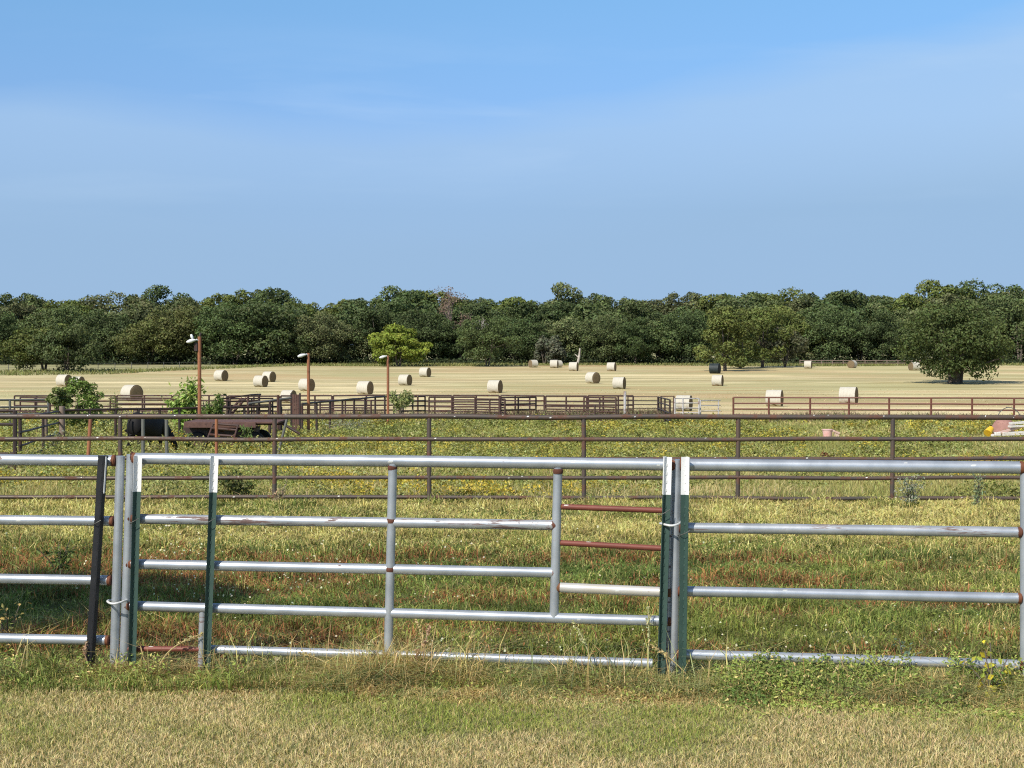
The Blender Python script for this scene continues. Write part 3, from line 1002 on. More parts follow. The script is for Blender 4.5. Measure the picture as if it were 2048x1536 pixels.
# ------------------------------------------------------------------ brown pipe fence
BD = 26.8
fb = thing('brown_pipe_fence', 'long five rail brown pipe fence crossing the picture behind the silver panels', 'pipe fence', on(1000, BD))
for v_, r in ((833.5, .044), (878, .038), (917, .036), (955.5, .035), (995, .034)):
    mb = MB()
    d_ = 3 if v_ > 990 else 0
    pipe(mb, P(-500, v_ - d_, BD), P(2560, v_ + d_ + .5, BD), r, seg=.25, rust=(0, 0), splat=1.3 if v_ < 840 else .45, wob=.025, weld=False, n=12, patch=.25)
    mb.build('rail', M['brown'], fb)
for k in range(-2, 8):
    u = 549 + k * 309.2
    mb = MB()
    p = P(u, 836 if k != 0 else 837, BD); q = on(u + random.uniform(-1, 1), BD); q[2] -= .2
    p[1] += .005
    pipe(mb, p, q, .040, seg=.2, rust=(0, 0), weld=False, n=12, patch=.3)
    mb.build('post', M['brown'], fb)


# ------------------------------------------------------------------ corral pieces behind
def run(name, label, cat, ua, da, ub, db, rails, mat, posts, rp=.045, rr=.028, group=None, hp=None, tilt=0.0, braces=0, rails_name='rail', post_name='post'):
    A = on(ua, da); B = on(ub, db)
    t = thing(name, label, cat, (A + B) / 2, group)
    for h in rails:
        mb = MB()
        pipe(mb, A + np.array([0, 0, h]), B + np.array([0, 0, h + tilt]), rr, seg=.5, rust=(0, 0), weld=False, n=8, wob=.02)
        mb.build(rails_name, M[mat], t)
    hp = hp or max(rails)
    for q in posts:
        p = A * (1 - q) + B * q
        mb = MB()
        g = gzf(p[0], p[1])
        pipe(mb, (p[0], p[1], p[2] + hp + tilt * q), (p[0], p[1], min(g, p[2]) - .15), rp, seg=.4, rust=(0, 0), weld=False, n=8)
        mb.build(post_name, M[mat], t)
    for k in range(braces):
        q0, q1 = (k + .1) / max(1, braces), (k + .9) / max(1, braces)
        mb = MB()
        pipe(mb, A * (1 - q0) + B * q0 + np.array([0, 0, .15]), A * (1 - q1) + B * q1 + np.array([0, 0, hp * .95]), rr, seg=.5, rust=(0, 0), weld=False, n=8)
        mb.build('brace', M[mat], t)
    return t


# back corral: rusty panels end to end
edges = [27, 118, 232, 345, 455, 560, 665, 800, 905, 1000, 1090, 1175, 1268]
where = ['at the far left end', 'behind the left green bush', 'behind the grazing cow', 'behind the tallest lamp pole', 'behind the loading chute', 'behind the middle lamp pole',
         'left of the right lamp pole', 'right of the right lamp pole', 'below the lone centre bale', 'in the middle of the row', 'below the four distant bales', 'left of the white corral post']
for k in range(len(edges) - 1):
    dA, dB = 97.0 + .6 * math.sin(k), 97.0 + .6 * math.sin(k + 1)
    rl = [[.25, .55, .86, 1.17, 1.48], [.22, .5, .8, 1.12, 1.46], [.30, .60, .9, 1.2, 1.48]][k % 3]
    nu = 2 + k % 2
    run('corral_fence', 'rusty brown corral panel of the back row ' + where[k], 'corral panel', edges[k] + 1.5, dA, edges[k + 1] - 1.5, dB, rl, 'corral',
        [q / nu for q in range(nu + 1)], 
        .055, .050, 'rusty corral panels in the back row')
# second, inner row: crossing panels seen through the first
for (ua, da, ub, db, rl, lb) in [
    (220, 90, 350, 88, [.3, .7, 1.1, 1.42], 'rusty inner corral panel left of the tallest lamp pole'),
    (40, 92, 100, 90, [.3, .6, .9, 1.2, 1.45], 'rusty inner corral panel at the far left end'),
    (460, 91, 545, 94, [.3, .6, .95, 1.35], 'rusty inner corral panel behind the loading chute'),
    (800, 91, 850, 94, [.3, .6, .9, 1.2, 1.46], 'rusty inner corral panel just right of the shortest lamp pole'),
    (950, 95, 1010, 92, [.25, .5, .8, 1.1, 1.3], 'rusty inner corral panel below the lone centre bale'),
    (640, 93, 742, 91, [.35, .8, 1.25], 'rusty inner corral panel between the middle and right lamp poles'),
    (858, 93, 950, 93, [.25, .55, .85, 1.15, 1.42], 'rusty inner corral panel overgrown with dry brush, left of centre'),
    (1000, 92, 1072, 95, [.3, .65, 1.0, 1.4], 'rusty inner corral panel at the centre of the back corral'),
    (1090, 93, 1190, 91, [.2, .45, .7, .95], 'low rusty hay feeder panel at the centre right of the corral'),
    (1168, 94, 1232, 91, [.25, .55, .85, 1.15, 1.4], 'rusty inner corral gate left of the white corral post'),
]:
    run('corral_fence', lb, 'corral panel', ua, da, ub, db, rl, 'corral', [0, .5, 1], .05, .046, 'inner corral panels')
run('corral_gate', 'dark pipe gate right of the white corral post', 'gate', 1256, 95.5, 1318, 95.5, [.25, .48, .72, .96, 1.2, 1.44], 'dark_pipe', [0, 1], .04, .026)
run('corral_gate', 'dark pipe gate standing open toward the viewer at the corral end', 'gate', 1316, 95.3, 1340, 80, [.3, .72, 1.1, 1.42], 'dark_pipe', [0, .3, .62, 1], .05, .04)
run('corral_gate', 'rusty end panel behind the open dark gate', 'gate', 1322, 96.5, 1348, 96.5, [.3, .72, 1.1, 1.46], 'corral', [0, 1], .05, .03)
# white corral post
p = on(1250, 94.5)
mb = MB(); pipe(mb, p + np.array([0, 0, 1.78]), p - np.array([0, 0, .2]), .085, seg=.3, rust=(0, 0), weld=False, n=12)
tag(mb.build('corral_post', M['white_pipe'], None, origin=p), 'tall white post standing in the back corral', 'fence post')
run('white_gate', 'chalky white pipe gate in front of the half hidden bale', 'gate', 1350, 90, 1398, 90.5, [.25, .52, .8, 1.1, 1.38], 'white_pipe', [0, .33, 1], .045, .034)
run('white_gate', 'lower whitish rusted pipe gate left of the red fence', 'gate', 1401, 91, 1441, 92, [.3, .62, .95, 1.25], 'white_pipe', [0, .9], .04, .03)
run('red_pipe_fence', 'long red four rail pipe fence along the hay field on the right', 'pipe fence', 1467, 93, 2290, 86.5, [.36, .72, 1.07, 1.42], 'red_pipe',
    [0, .092, .198, .296, .396, .499, .598, .698, .80, .9, 1], .06, .046)

# dark front gate at the left edge
run('dark_pipe_gate', 'dark five rail pipe gate at the left edge behind the brown fence', 'gate', -160, 40.5, 29, 41, [.12, .48, .84, 1.26, 1.62], 'dark_pipe', [0, 1], .06, .042)
run('pipe_fence', 'dark four rail fence running back from the dark left gate', 'pipe fence', 36, 43, 122, 58, [.25, .62, 1.0, 1.42], 'dark_pipe', [.03, .5, 1], .05, .035)
# alley fence from left to the right, receding
run('alley_fence', 'dark pipe fence with close set posts running back from the cow to the lamp poles', 'pipe fence', 126, 59, 562, 66, [1.42], 'dark_pipe',
    [0, .11, .22, .32, .415, .505, .59, .67, .745, .815, .88, .94, 1], .055, .045)
run('alley_fence', 'dark pipe fence with close set posts rising to the right lamp pole', 'pipe fence', 604, 71, 806, 96, [1.42], 'dark_pipe',
    [0, .11, .22, .33, .44, .55, .66, .77, .88, 1], .055, .05, tilt=.12)
run('low_fence', 'low wooden rail fence at the far left behind the dark gate', 'pipe fence', -60, 74, 96, 76, [.8, 1.15, 1.5], 'grey_pipe', [0, .5, 1], .06, .05)


# single posts
def post(u, vt, ub, Y, r, mat, label, name='fence_post'):
    a = on(ub, Y)
    b = P(u, vt, Y)
    mb = MB(); pipe(mb, b, a - np.array([0, 0, .2]), r, seg=.25, rust=(0, 0), weld=False, n=10, wob=.02, patch=.4)
    return tag(mb.build(name, M[mat], None, origin=a), label, 'fence post')


post(181, 838, 172, 40, .050, 'pole', 'leaning rust red post between the dark left gate and the cow')
post(433, 836, 432, 42, .045, 'pole', 'rust brown post standing before the rusty ladder panel')
post(286, 838, 285, 42, .050, 'grey_pipe', 'grey brown steel post in front of the cow')
post(333, 840, 333, 42.5, .050, 'grey_pipe', 'grey steel post just right of the cow')
post(124, 812, 124, 57, .11, 'wood', 'thick weathered wooden post behind the leaning rust post')
post(90, 828, 92, 58, .09, 'wood', 'short weathered wooden post left of the green bush')
post(574, 838, 551, 52, .045, 'grey_pipe', 'slanting grey pipe brace right of the rusty wagon')


# lamp poles
def lamp_pole(u, vt, vb, r, label, arm_v, arm_du, double=False):
    a = G(u, vb)
    Y = a[1]
    t = thing('lamp_pole', label, 'lamp pole', a, 'rusty lamp poles in the corral')
    top = P(u, vt, Y)
    mb = MB(); pipe(mb, top, a - np.array([0, 0, .3]), r, seg=.4, rust=(0, 0), weld=False, n=12, wob=.05)
    V = mb.V[-1]; T = mb.T[-1]
    mb.build('pole', M['pole'], t)
    c = P(u, arm_v, Y); e = P(u + arm_du, arm_v - 1, Y - .15)
    mb = MB(); mb.tube([c, (c + e) / 2 + np.array([0, 0, .07]), e], .03, 8); mb.build('arm', M['lamp'], t)
    mb = MB()
    k = 1.0
    hp_ = [(.05, .10), (.11, .07), (.16, 0.0), (.17, -.05)]
    n = 14
    mb.tube([e + np.array([-.085 * q + .05, -.02, .05 - .025 * q]) for q in (0, 1, 2, 3, 4)], [.03, .06, .08, .07, .04], 12)
    mb.build('lamp_head', M['lamp'], t)
    if double:
        mb = MB(); f = c + np.array([-.24, -.1, .02])
        mb.tube([f + np.array([-.02 * q, 0, .05 + .055 * q]) for q in (0, 1, 2, 3, 4)], [.02, .045, .06, .055, .03], 12)
        mb.build('lamp_head', M['lamp'], t)
        mb = MB(); mb.tube([c + np.array([0, 0, .1]), c + np.array([.05, 0, .35])], [.05, .035], 8); mb.build('bracket', M['dark_pipe'], t)
        mb = MB(); mb.box(c + np.array([-.13, -.05, -.22]), (.14, .1, .34)); mb.build('ballast_box', M['dark_pipe'], t, smooth=False, bevel=.01)
    return t


lamp_pole(399, 672, 888, .075, 'tallest rust brown lamp pole with two white lamps, beside the green sapling', 683, -11, True)
lamp_pole(617, 706, 876, .068, 'middle rust brown lamp pole with one white lamp, in front of a bale', 712, -8)
lamp_pole(776, 711, 852, .070, 'shortest lamp pole with a small white lamp, below the yellow green tree', 715, -6)


# ------------------------------------------------------------------ wagon, chute and junk
def wagon():
    a = on(466, 56)
    t = thing('flatbed_wagon', 'rusty flatbed wagon with black tyres parked behind the ladder panel', 'wagon', a)
    px = lambda u, v_, dy=0: P(u, v_, 56 + dy)
    L0, L1 = px(376, 850)[0], px(562, 850)[0]
    zt = px(466, 842)[2]; zb = px(466, 852)[2]
    cx = (L0 + L1) / 2
    mb = MB()
    for k in range(6):
        mb.box((cx, 55.5 + k * .34, zt - .03), (L1 - L0, .32, .06))
    mb.build('deck', M['rusty_deck'], t, smooth=False, bevel=.008)
    mb = MB(); mb.box((cx - .4, 55.3, zt - .11), (L1 - L0 - .8, .07, .2)); mb.build('side_beam', M['rusty_deck'], t, smooth=False, bevel=.01)
    mb = MB(); mb.box((cx, 57.35, zt - .11), (L1 - L0, .07, .2)); mb.build('side_beam', M['rusty_deck'], t, smooth=False, bevel=.01)
    mb = MB(); mb.box((px(395, 860)[0], 56.4, zt - .5), (.9, 1.5, .62)); mb.box((cx - .1, 56.4, zt - .52), (1.7, 1.4, .55)); mb.build('under_box', M['dark_pipe'], t, smooth=False, bevel=.03)
    for u_, dy in ((512, -.45), (512, 1.1), (400, -.45), (400, 1.1)):
        c = np.array([px(u_, 880)[0], 56 + dy + .1, a[2] + .36])
        mb = MB()
        prof = [(.20, -.11), (.33, -.11), (.37, -.06), (.37, .06), (.33, .11), (.20, .11)]
        V = []; n = 22
        for r_, w_ in prof:
            for k in range(n):
                V.append((c[0] + r_ * math.cos(k * 2 * PI / n), c[1] + w_, c[2] + r_ * math.sin(k * 2 * PI / n)))
        q = [(i * n + k, i * n + (k + 1) % n, ((i + 1) % 6) * n + (k + 1) % n, ((i + 1) % 6) * n + k) for i in range(6) for k in range(n)]
        mb.add(V, q)
        w = mb.build('wheel', M['rubber'], t)
        mb = MB(); mb.tube([c + np.array([0, -.07, 0]), c + np.array([0, .07, 0])], [.205, .205], 18)
        o = mb.build('rim', M['rusty_deck'], None); o.parent = w
        o.location = (0, 0, 0)
        me = o.data
        for vv in me.vertices: vv.co -= Vector(t.location)
    mb = MB(); mb.tube([(L1, 56.4, zt - .12), px(600, 868, .3)], .05, 8); mb.build('tongue', M['dark_pipe'], t)


wagon()
# ladder-like panel leaning on the wagon
a = on(445, 54.6)
t = thing('ladder_gate', 'rusty slatted gate panel leaning against the side of the flatbed wagon', 'gate', a)
A0, A1 = P(411, 888, 54.4), P(427, 846, 55.1); B0, B1 = P(464, 891, 54.4), P(476, 850, 55.1)
for p0, p1 in ((A0, A1), (B0, B1)):
    mb = MB(); pipe(mb, p0, p1, .035, rust=(0, 0), weld=False, n=8); mb.build('side_rail', M['corral'], t)
for q in (.12, .45, .75, .97):
    mb = MB(); pipe(mb, A0 + (A1 - A0) * q, B0 + (B1 - B0) * q, .042, rust=(0, 0), weld=False, n=8); mb.build('slat', M['corral'], t)
# loading chute
a = on(520, 66)
t = thing('loading_chute', 'dark pipe loading chute with a sloping ramp behind the flatbed wagon', 'loading chute', a)
for u0, v0, u1, v1 in ((446, 836, 484, 796), (456, 836, 492, 796)):
    mb = MB(); pipe(mb, P(u0, v0, 66), P(u1, v1, 66.5), .055, rust=(0, 0), weld=False, n=8); mb.build('ramp_beam', M['corral'], t)
for q in range(7):
    c0 = P(446 + 38 * q / 6.5, 836 - 40 * q / 6.5, 66.05); c1 = P(456 + 36 * q / 6.5, 836 - 40 * q / 6.5, 66.05)
    mb = MB(); mb.tube([c0, c1], .03, 6); mb.build('cleat', M['corral'], t)
for (u0, v0, u1, v1, r_, m_) in ((497, 807, 582, 796, .05, 'grey_pipe'), (440, 798, 500, 790, .035, 'dark_pipe'), (500, 790, 521, 789, .04, 'dark_pipe'), (444, 803, 520, 801, .03, 'dark_pipe')):
    mb = MB(); pipe(mb, P(u0, v0, 65), P(u1, v1, 66), r_, rust=(0, 0), weld=False, n=8); mb.build('rail', M[m_], t)
for (u0, v0, m_) in ((443, 797, 'dark_pipe'), (457, 802, 'dark_pipe'), (496, 792, 'corral'), (518, 789, 'dark_pipe'), (540, 802, 'dark_pipe'), (556, 790, 'corral'), (560, 800, 'dark_pipe')):
    b = P(u0, v0, 65.4); g_ = gzf(b[0], 65.4)
    mb = MB(); pipe(mb, b, (b[0], b[1], g_ - .1), .055, rust=(0, 0), weld=False, n=8); mb.build('post', M[m_], t)
# squeeze box (weathered)
a = on(591, 67)
t = thing('squeeze_box', 'dark brown upright wooden chute box, left of the middle lamp pole', 'chute box', a)
zt = P(591, 789, 67)[2]
for du in (-.10, .0, .10):
    mb = MB(); mb.box((a[0] + du, 67, (zt + a[2]) / 2), (.09, .07, zt - a[2])); mb.build('board', M['rusty_deck'], t, smooth=False, bevel=.008)
for du in (-.19, .19):
    mb = MB(); mb.box((a[0] + du, 67, (zt + a[2]) / 2 + .03), (.07, .12, zt - a[2] + .06)); mb.build('frame_post', M['dark_pipe'], t, smooth=False, bevel=.01)

# junk at the right edge
JY = 67
jz = lambda u, v_, Y=JY: P(u, v_, Y)
c = on(2008, 70)
mb = MB()
n = 20
prof = [(.0, .60), (.1, .61), (.3, .58), (.55, .52), (.78, .45), (.92, .34), (1.0, .08)]
V = []; hh = jz(2008, 838, 70)[2] - c[2]
for z, r_ in prof:
    for k in range(n):
        q = k * 2 * PI / n
        rr = r_ * (1 + .16 * (vn(math.cos(q) * 1.6 + 9, math.sin(q) * 1.6 + z * 2, 4) - .5))
        V.append((c[0] + rr * math.cos(q), c[1] + rr * math.sin(q), c[2] + z * hh))
q = [(i * n + k, i * n + (k + 1) % n, (i + 1) * n + (k + 1) % n, (i + 1) * n + k) for i in range(len(prof) - 1) for k in range(n)]
V.append((c[0], c[1], c[2] + hh)); tr = [((len(prof) - 1) * n + k, (len(prof) - 1) * n + (k + 1) % n, len(V) - 1) for k in range(n)]
mb.add(V, q, tr)
tag(mb.build('faded_tank', M['terracotta'], None, origin=c), 'faded brick red domed tank in the junk pile at the right edge', 'tank')
for (u0, v0, u1, v1, w_, m_, lb) in (
        (2020, 847, 2090, 842, .10, 'white_board', 'uppermost white board of the junk pile at the right edge'),
        (2018, 853, 2092, 850, .09, 'white_board', 'second white board lying under the top one in the junk pile'),
        (1990, 868, 2062, 848, .09, 'pink_board', 'pinkish board slanting up through the junk pile'),
        (2004, 868, 2095, 864, .16, 'white_board', 'wide white board lowest in the junk pile')):
    p0, p1 = jz(u0, v0, 67.2), jz(u1, v1, 67.6)
    mb = MB(); ax = (p1 - p0); L = np.linalg.norm(ax); ax /= L
    yv = np.array([0, 1.0, 0]); yv -= ax * yv.dot(ax); yv /= np.linalg.norm(yv); zv = np.cross(ax, yv)
    mb.box((p0 + p1) / 2, (L, .22, w_), np.stack([ax, yv, zv], 1))
    tag(mb.build('board', M[m_], None, smooth=False, origin=(p0 + p1) / 2, bevel=.01), lb, 'board', 'boards in the junk pile')
# yellow drum
c = on(1979, 67)
t = thing('yellow_bucket', 'bright yellow bucket lying left of the brick red tank', 'bucket', c)
cc_ = jz(1979, 861, 67); cc_[2] = max(cc_[2], c[2] + .22)
mb = MB(); mb.tube([cc_ + np.array([-.10, -.10, -.10]), cc_ + np.array([.0, 0, .0]), cc_ + np.array([.1, .1, .08])], [.17, .155, .13], 16); mb.build('body', M['yellow'], t)
mb = MB(); mb.tube([cc_ + np.array([-.09, -.09, -.09]), cc_ + np.array([-.115, -.115, -.115])], [.185, .185], 16); mb.build('rim', M['yellow'], t)
mb = MB(); mb.box(jz(1995, 868, 66.3), (.26, .2, .16)); mb.box(jz(1990, 870, 66.3) - np.array([.1, 0, .02]), (.14, .14, .1))
tag(mb.build('white_block', M['white_board'], None, smooth=False, origin=jz(1995, 868, 66.3), bevel=.03), 'small white lump beside the yellow bucket', 'block')
# wire hoop
c = on(2020, 78)
mb = MB()
for off in (0, .25, .5):
    pts = [P(2018 + 24 * math.cos(k / 20 * PI), 842 - 27 * math.sin(k / 20 * PI), 78 + off) for k in range(21)]
    mb.tube(pts, .022, 6)
for k in (5, 10, 15):
    p0 = P(2018 + 24 * math.cos(k / 20 * PI), 842 - 27 * math.sin(k / 20 * PI), 78)
    mb.tube([p0, p0 + np.array([0, .5, 0])], .016, 6)
tag(mb.build('wire_hoop', M['grey_pipe'], None, origin=c), 'rusty wire hoop arching in front of the red fence at the right edge', 'wire hoop')
# pink buckets in the pasture
c = G(1655, 878); zz = c[2]
t = thing('pink_bucket', 'faded pink bucket standing in the pasture right of centre', 'bucket', c)
mb = MB(); mb.tube([(c[0], c[1], zz), (c[0], c[1], zz + .2), (c[0], c[1], zz + .40)], [.17, .20, .23], 14); mb.build('body', M['pink'], t)
mb = MB(); mb.tube([(c[0], c[1], zz + .38), (c[0], c[1], zz + .42)], [.245, .245], 14); mb.build('rim', M['pink'], t)
c = G(1672, 874) + np.array([0, 0, .22])
mb = MB(); mb.box(c, (.34, .2, .09), Matrix.Rotation(.4, 3, 'Y')); mb.box(c + np.array([.03, 0, -.11]), (.2, .14, .24))
tag(mb.build('pink_feeder', M['pink_board'], None, smooth=False, origin=c - np.array([0, 0, .22]), bevel=.015), 'small faded pink feeder on a stub post right of the pink bucket', 'feeder')


# ------------------------------------------------------------------ the cow
def skin_mesh(nodes, edges_, root, sub=2):
    me = bpy.data.meshes.new('body')
    me.from_pydata([n_[0] for n_ in nodes], edges_, [])
    o = bpy.data.objects.new('tmp', me); COL.objects.link(o)
    sk = o.modifiers.new('skin', 'SKIN'); sk.use_smooth_shade = True
    sv = me.skin_vertices[0].data
    for i, n_ in enumerate(nodes):
        r = n_[1]
        sv[i].radius = (r, r) if np.isscalar(r) else r
        sv[i].use_root = (i == root)
    ss = o.modifiers.new('sub', 'SUBSURF'); ss.levels = sub; ss.render_levels = sub
    dg = bpy.context.evaluated_depsgraph_get()
    out = bpy.data.meshes.new_from_object(o.evaluated_get(dg))
    bpy.data.objects.remove(o)
    for p in out.polygons: p.use_smooth = True
    return out


def cow():
    base = on(286, 53)
    t = thing('black_cow', 'black cow grazing with its head down behind the brown fence on the left', 'cow', base)
    N = [((-1.02, 0, 1.12), (.17, .16)), ((-.86, 0, 1.06), (.31, .30)), ((-.42, 0, .99), (.33, .36)), ((.05, 0, .93), (.38, .43)),
         ((.48, 0, .95), (.33, .41)), ((.78, -.05, .96), (.21, .32)), ((1.02, -.20, .76), (.15, .21)), ((1.16, -.36, .52), (.12, .16)), ((1.22, -.46, .33), (.125, .12)),
         ((1.27, -.55, .16), (.085, .08)), ((1.30, -.60, .08), (.07, .06))]
    E = [(i, i + 1) for i in range(len(N) - 1)]

    def leg(at, pts):
        prev = at
        for p, r in pts:
            N.append((p, r)); E.append((prev, len(N) - 1)); prev = len(N) - 1
    for s in (-1, 1):
        leg(1, [((-.80, s * .20, .78), .17), ((-.66 + s * .06, s * .22, .58), .12), ((-.90 + s * .06, s * .22, .40), .065), ((-.86 + s * .06, s * .22, .12), .05), ((-.82 + s * .06, s * .22, .0), .062)])
        leg(4, [((.56, s * .19, .66), .13), ((.58 - s * .07, s * .20, .42), .075), ((.58 - s * .07, s * .20, .12), .05), ((.61 - s * .07, s * .20, .0), .06)])
    me = skin_mesh(N, E, 2)
    me.name = 'body'
    m, nt, b = nmat('black_cow_hide')
    vv = pos_(nt, obj=True)
    ln(nt, mixc(nt, noise_(nt, 4, 4, .6, vv), (.006, .006, .007), (.016, .014, .014)), b.inputs['Base Color'])
    b.inputs['Roughness'].default_value = .65; b.inputs['Specular IOR Level'].default_value = .2
    bump(nt, b, noise_(nt, 60, 3, .6, vv), .15, .01)
    body = link('body', me, m, t)
    # tail, ears as parts
    mb = MB(); mb.tube([(-1.12, 0, 1.18), (-1.22, .02, 1.05), (-1.23, .03, .75), (-1.21, .05, .48), (-1.2, .05, .34)], [.04, .032, .024, .03, .05], 8)
    mb.build('tail', m, t, local=True)
    for s in (-1, 1):
        mb = MB(); mb.tube([(1.15 + s * .08, -.36 + s * .07, .52), (1.15 + s * .15, -.36 + s * .14, .51), (1.15 + s * .21, -.36 + s * .20, .46)], [.03, .055, .015], 8)
        mb.build('ear', m, t, local=True)
    t.rotation_euler = (0, 0, math.radians(72))
    t.location = (base[0] + .12, base[1], base[2] - .02); t.scale = (.92, .88, 1.12)


cow()


# ------------------------------------------------------------------ hay bales
def bale_mesh(wrap, endm, label):
    t = thing('round_bale', label, 'hay bale', (0, 0, 0), 'round hay bales on the cut field')
    R_, L2 = .745, .68
    prof = [(-L2, .02), (-L2 - .012, .35), (-L2, .62), (-L2 + .02, R_ - .05), (-L2 + .07, R_ - .008)]
    prof = prof + [(-x_, r_) for x_, r_ in prof[::-1]]
    n = 40
    V = []
    for i, (x_, r_) in enumerate(prof):
        for k in range(n):
            q = k * 2 * PI / n
            rr = r_ * (1 + .05 * (vn(math.cos(q) * 3 + 5, math.sin(q) * 3 + x_ * 2, 8) - .5))
            z = math.sin(q) * rr
            if z < -.62: z = -.62 + (z + .62) * .4
            V.append((x_, math.cos(q) * rr, z + .67))
    q = [(i * n + k, i * n + (k + 1) % n, (i + 1) * n + (k + 1) % n, (i + 1) * n + k) for i in range(len(prof) - 1) for k in range(n)]
    mb = MB(); mb.add(V, q); mb.build('hay_core', endm, t, local=True)
    mb = MB(); V = []
    xs_ = np.linspace(-L2 + .035, L2 - .035, 12)
    for x_ in xs_:
        for k in range(n):
            q = k * 2 * PI / n
            rr = (R_ + .008) * (1 + .05 * (vn(math.cos(q) * 3 + 5, math.sin(q) * 3 + x_ * 2, 8) - .5)) + .01 * (vn(x_ * 5, q * 4, 3) - .5)
            z = math.sin(q) * rr
            if z < -.62: z = -.62 + (z + .62) * .4
            V.append((x_, math.cos(q) * rr, z + .672))
    q = [(i * n + k, i * n + (k + 1) % n, (i + 1) * n + (k + 1) % n, (i + 1) * n + k) for i in range(11) for k in range(n)]
    mb.add(V, q); mb.build('net_wrap', wrap, t, local=True)
    return t


bale_list = [  # x0, x1, ytop, ybottom, yaw, label
    (112, 141, 748, 773, -22, 'pale round bale left of the green bush at the far left'),
    (141, 166, 752, 775, -20, 'round bale half hidden behind the top of the left green bush'),
    (243, 281, 768, 802, -38, 'dark ended round bale right of the left green bush, above the corral rail'),
    (428, 454, 739, 762, -28, 'round bale just right of the tallest lamp pole'),
    (507, 534, 750, 774, -24, 'front one of the two touching bales between the tallest and middle lamp poles'),
    (525, 550, 742, 764, -30, 'rear one of the two touching bales between the tallest and middle lamp poles'),
    (597, 628, 756, 782, -32, 'round bale standing behind the middle lamp pole'),
    (556, 596, 780, 806, -22, 'round bale behind the chute box, its lower half hidden by the corral'),
    (714, 745, 761, 789, -24, 'large round bale left of the right lamp pole'),
    (796, 824, 748, 771, -26, 'round bale right of the shortest lamp pole, above a small bush'),
    (839, 861, 734, 754, -26, 'round bale below the yellow green tree on its right'),
    (975, 1005, 759, 786, -22, 'lone round bale near the middle of the hay field'),
    (1055, 1078, 719, 735, 30, 'leftmost of the distant bales along the wood edge'),
    (1098, 1119, 719, 736, -12, 'front one of the distant pair of bales at the wood edge'),
    (1108, 1124, 720, 735, 35, 'distant bale peeping out from behind its neighbour at the wood edge'),
    (1137, 1158, 723, 742, -16, 'distant bale below the dead white tree trunk'),
    (1213, 1234, 724, 742, -20, 'rightmost of the distant row of bales at the wood edge, right of centre'),
    (1173, 1199, 743, 767, -48, 'turned round bale showing more of its end, upper left of the white post'),
    (1226, 1252, 753, 778, -20, 'pale round bale directly above the white corral post'),
    (1424, 1448, 749, 772, -20, 'pale round bale just below the black wrapped bale'),
    (1350, 1388, 789, 822, -20, 'round bale half hidden behind the chalky white gate'),
    (1533, 1568, 778, 813, -20, 'round bale behind the left part of the red fence'),
    (1682, 1716, 772, 809, -24, 'tall looking pale bale behind the red fence, third rail bay'),
    (1606, 1628, 721, 737, -20, 'small distant bale left of the board fence by the right wood'),
    (1692, 1719, 720, 736, 55, 'small distant bale seen end on among green grass at the right wood'),
    (1816, 1842, 721, 741, 20, 'distant bale peeping out left of the big spreading oak'),
]
proto = None
for k, (x0, x1, yt, yb, yaw, lb) in enumerate(bale_list):
    g = G((x0 + x1) / 2, yb)
    s = 1.0
    hpx = yb - yt
    s = np.clip(hpx * g[1] / F / 1.50, .82, 1.10)
    if proto is None:
        proto = bale_mesh(M['net'], M['hay_end'], lb); o = proto
    else:
        o = copy_tree(proto, (0, 0, 0), label=lb)
    o.location = (g[0], g[1] + .4, gzf(g[0], g[1] + .4)); o.rotation_euler = (random.choice((0, .02, -.02)), 0, math.radians(yaw)); o.scale = (s, s, s)
g = G(1430, 747)
o = bale_mesh(M['black_wrap'], M['dark_end'], 'black wrapped round bale beside the slim tree in the shade')
s = np.clip(20 * g[1] / F / 1.4, .9, 1.3)
o.location = tuple(g); o.rotation_euler = (0, 0, math.radians(-25)); o.scale = (s,) * 3


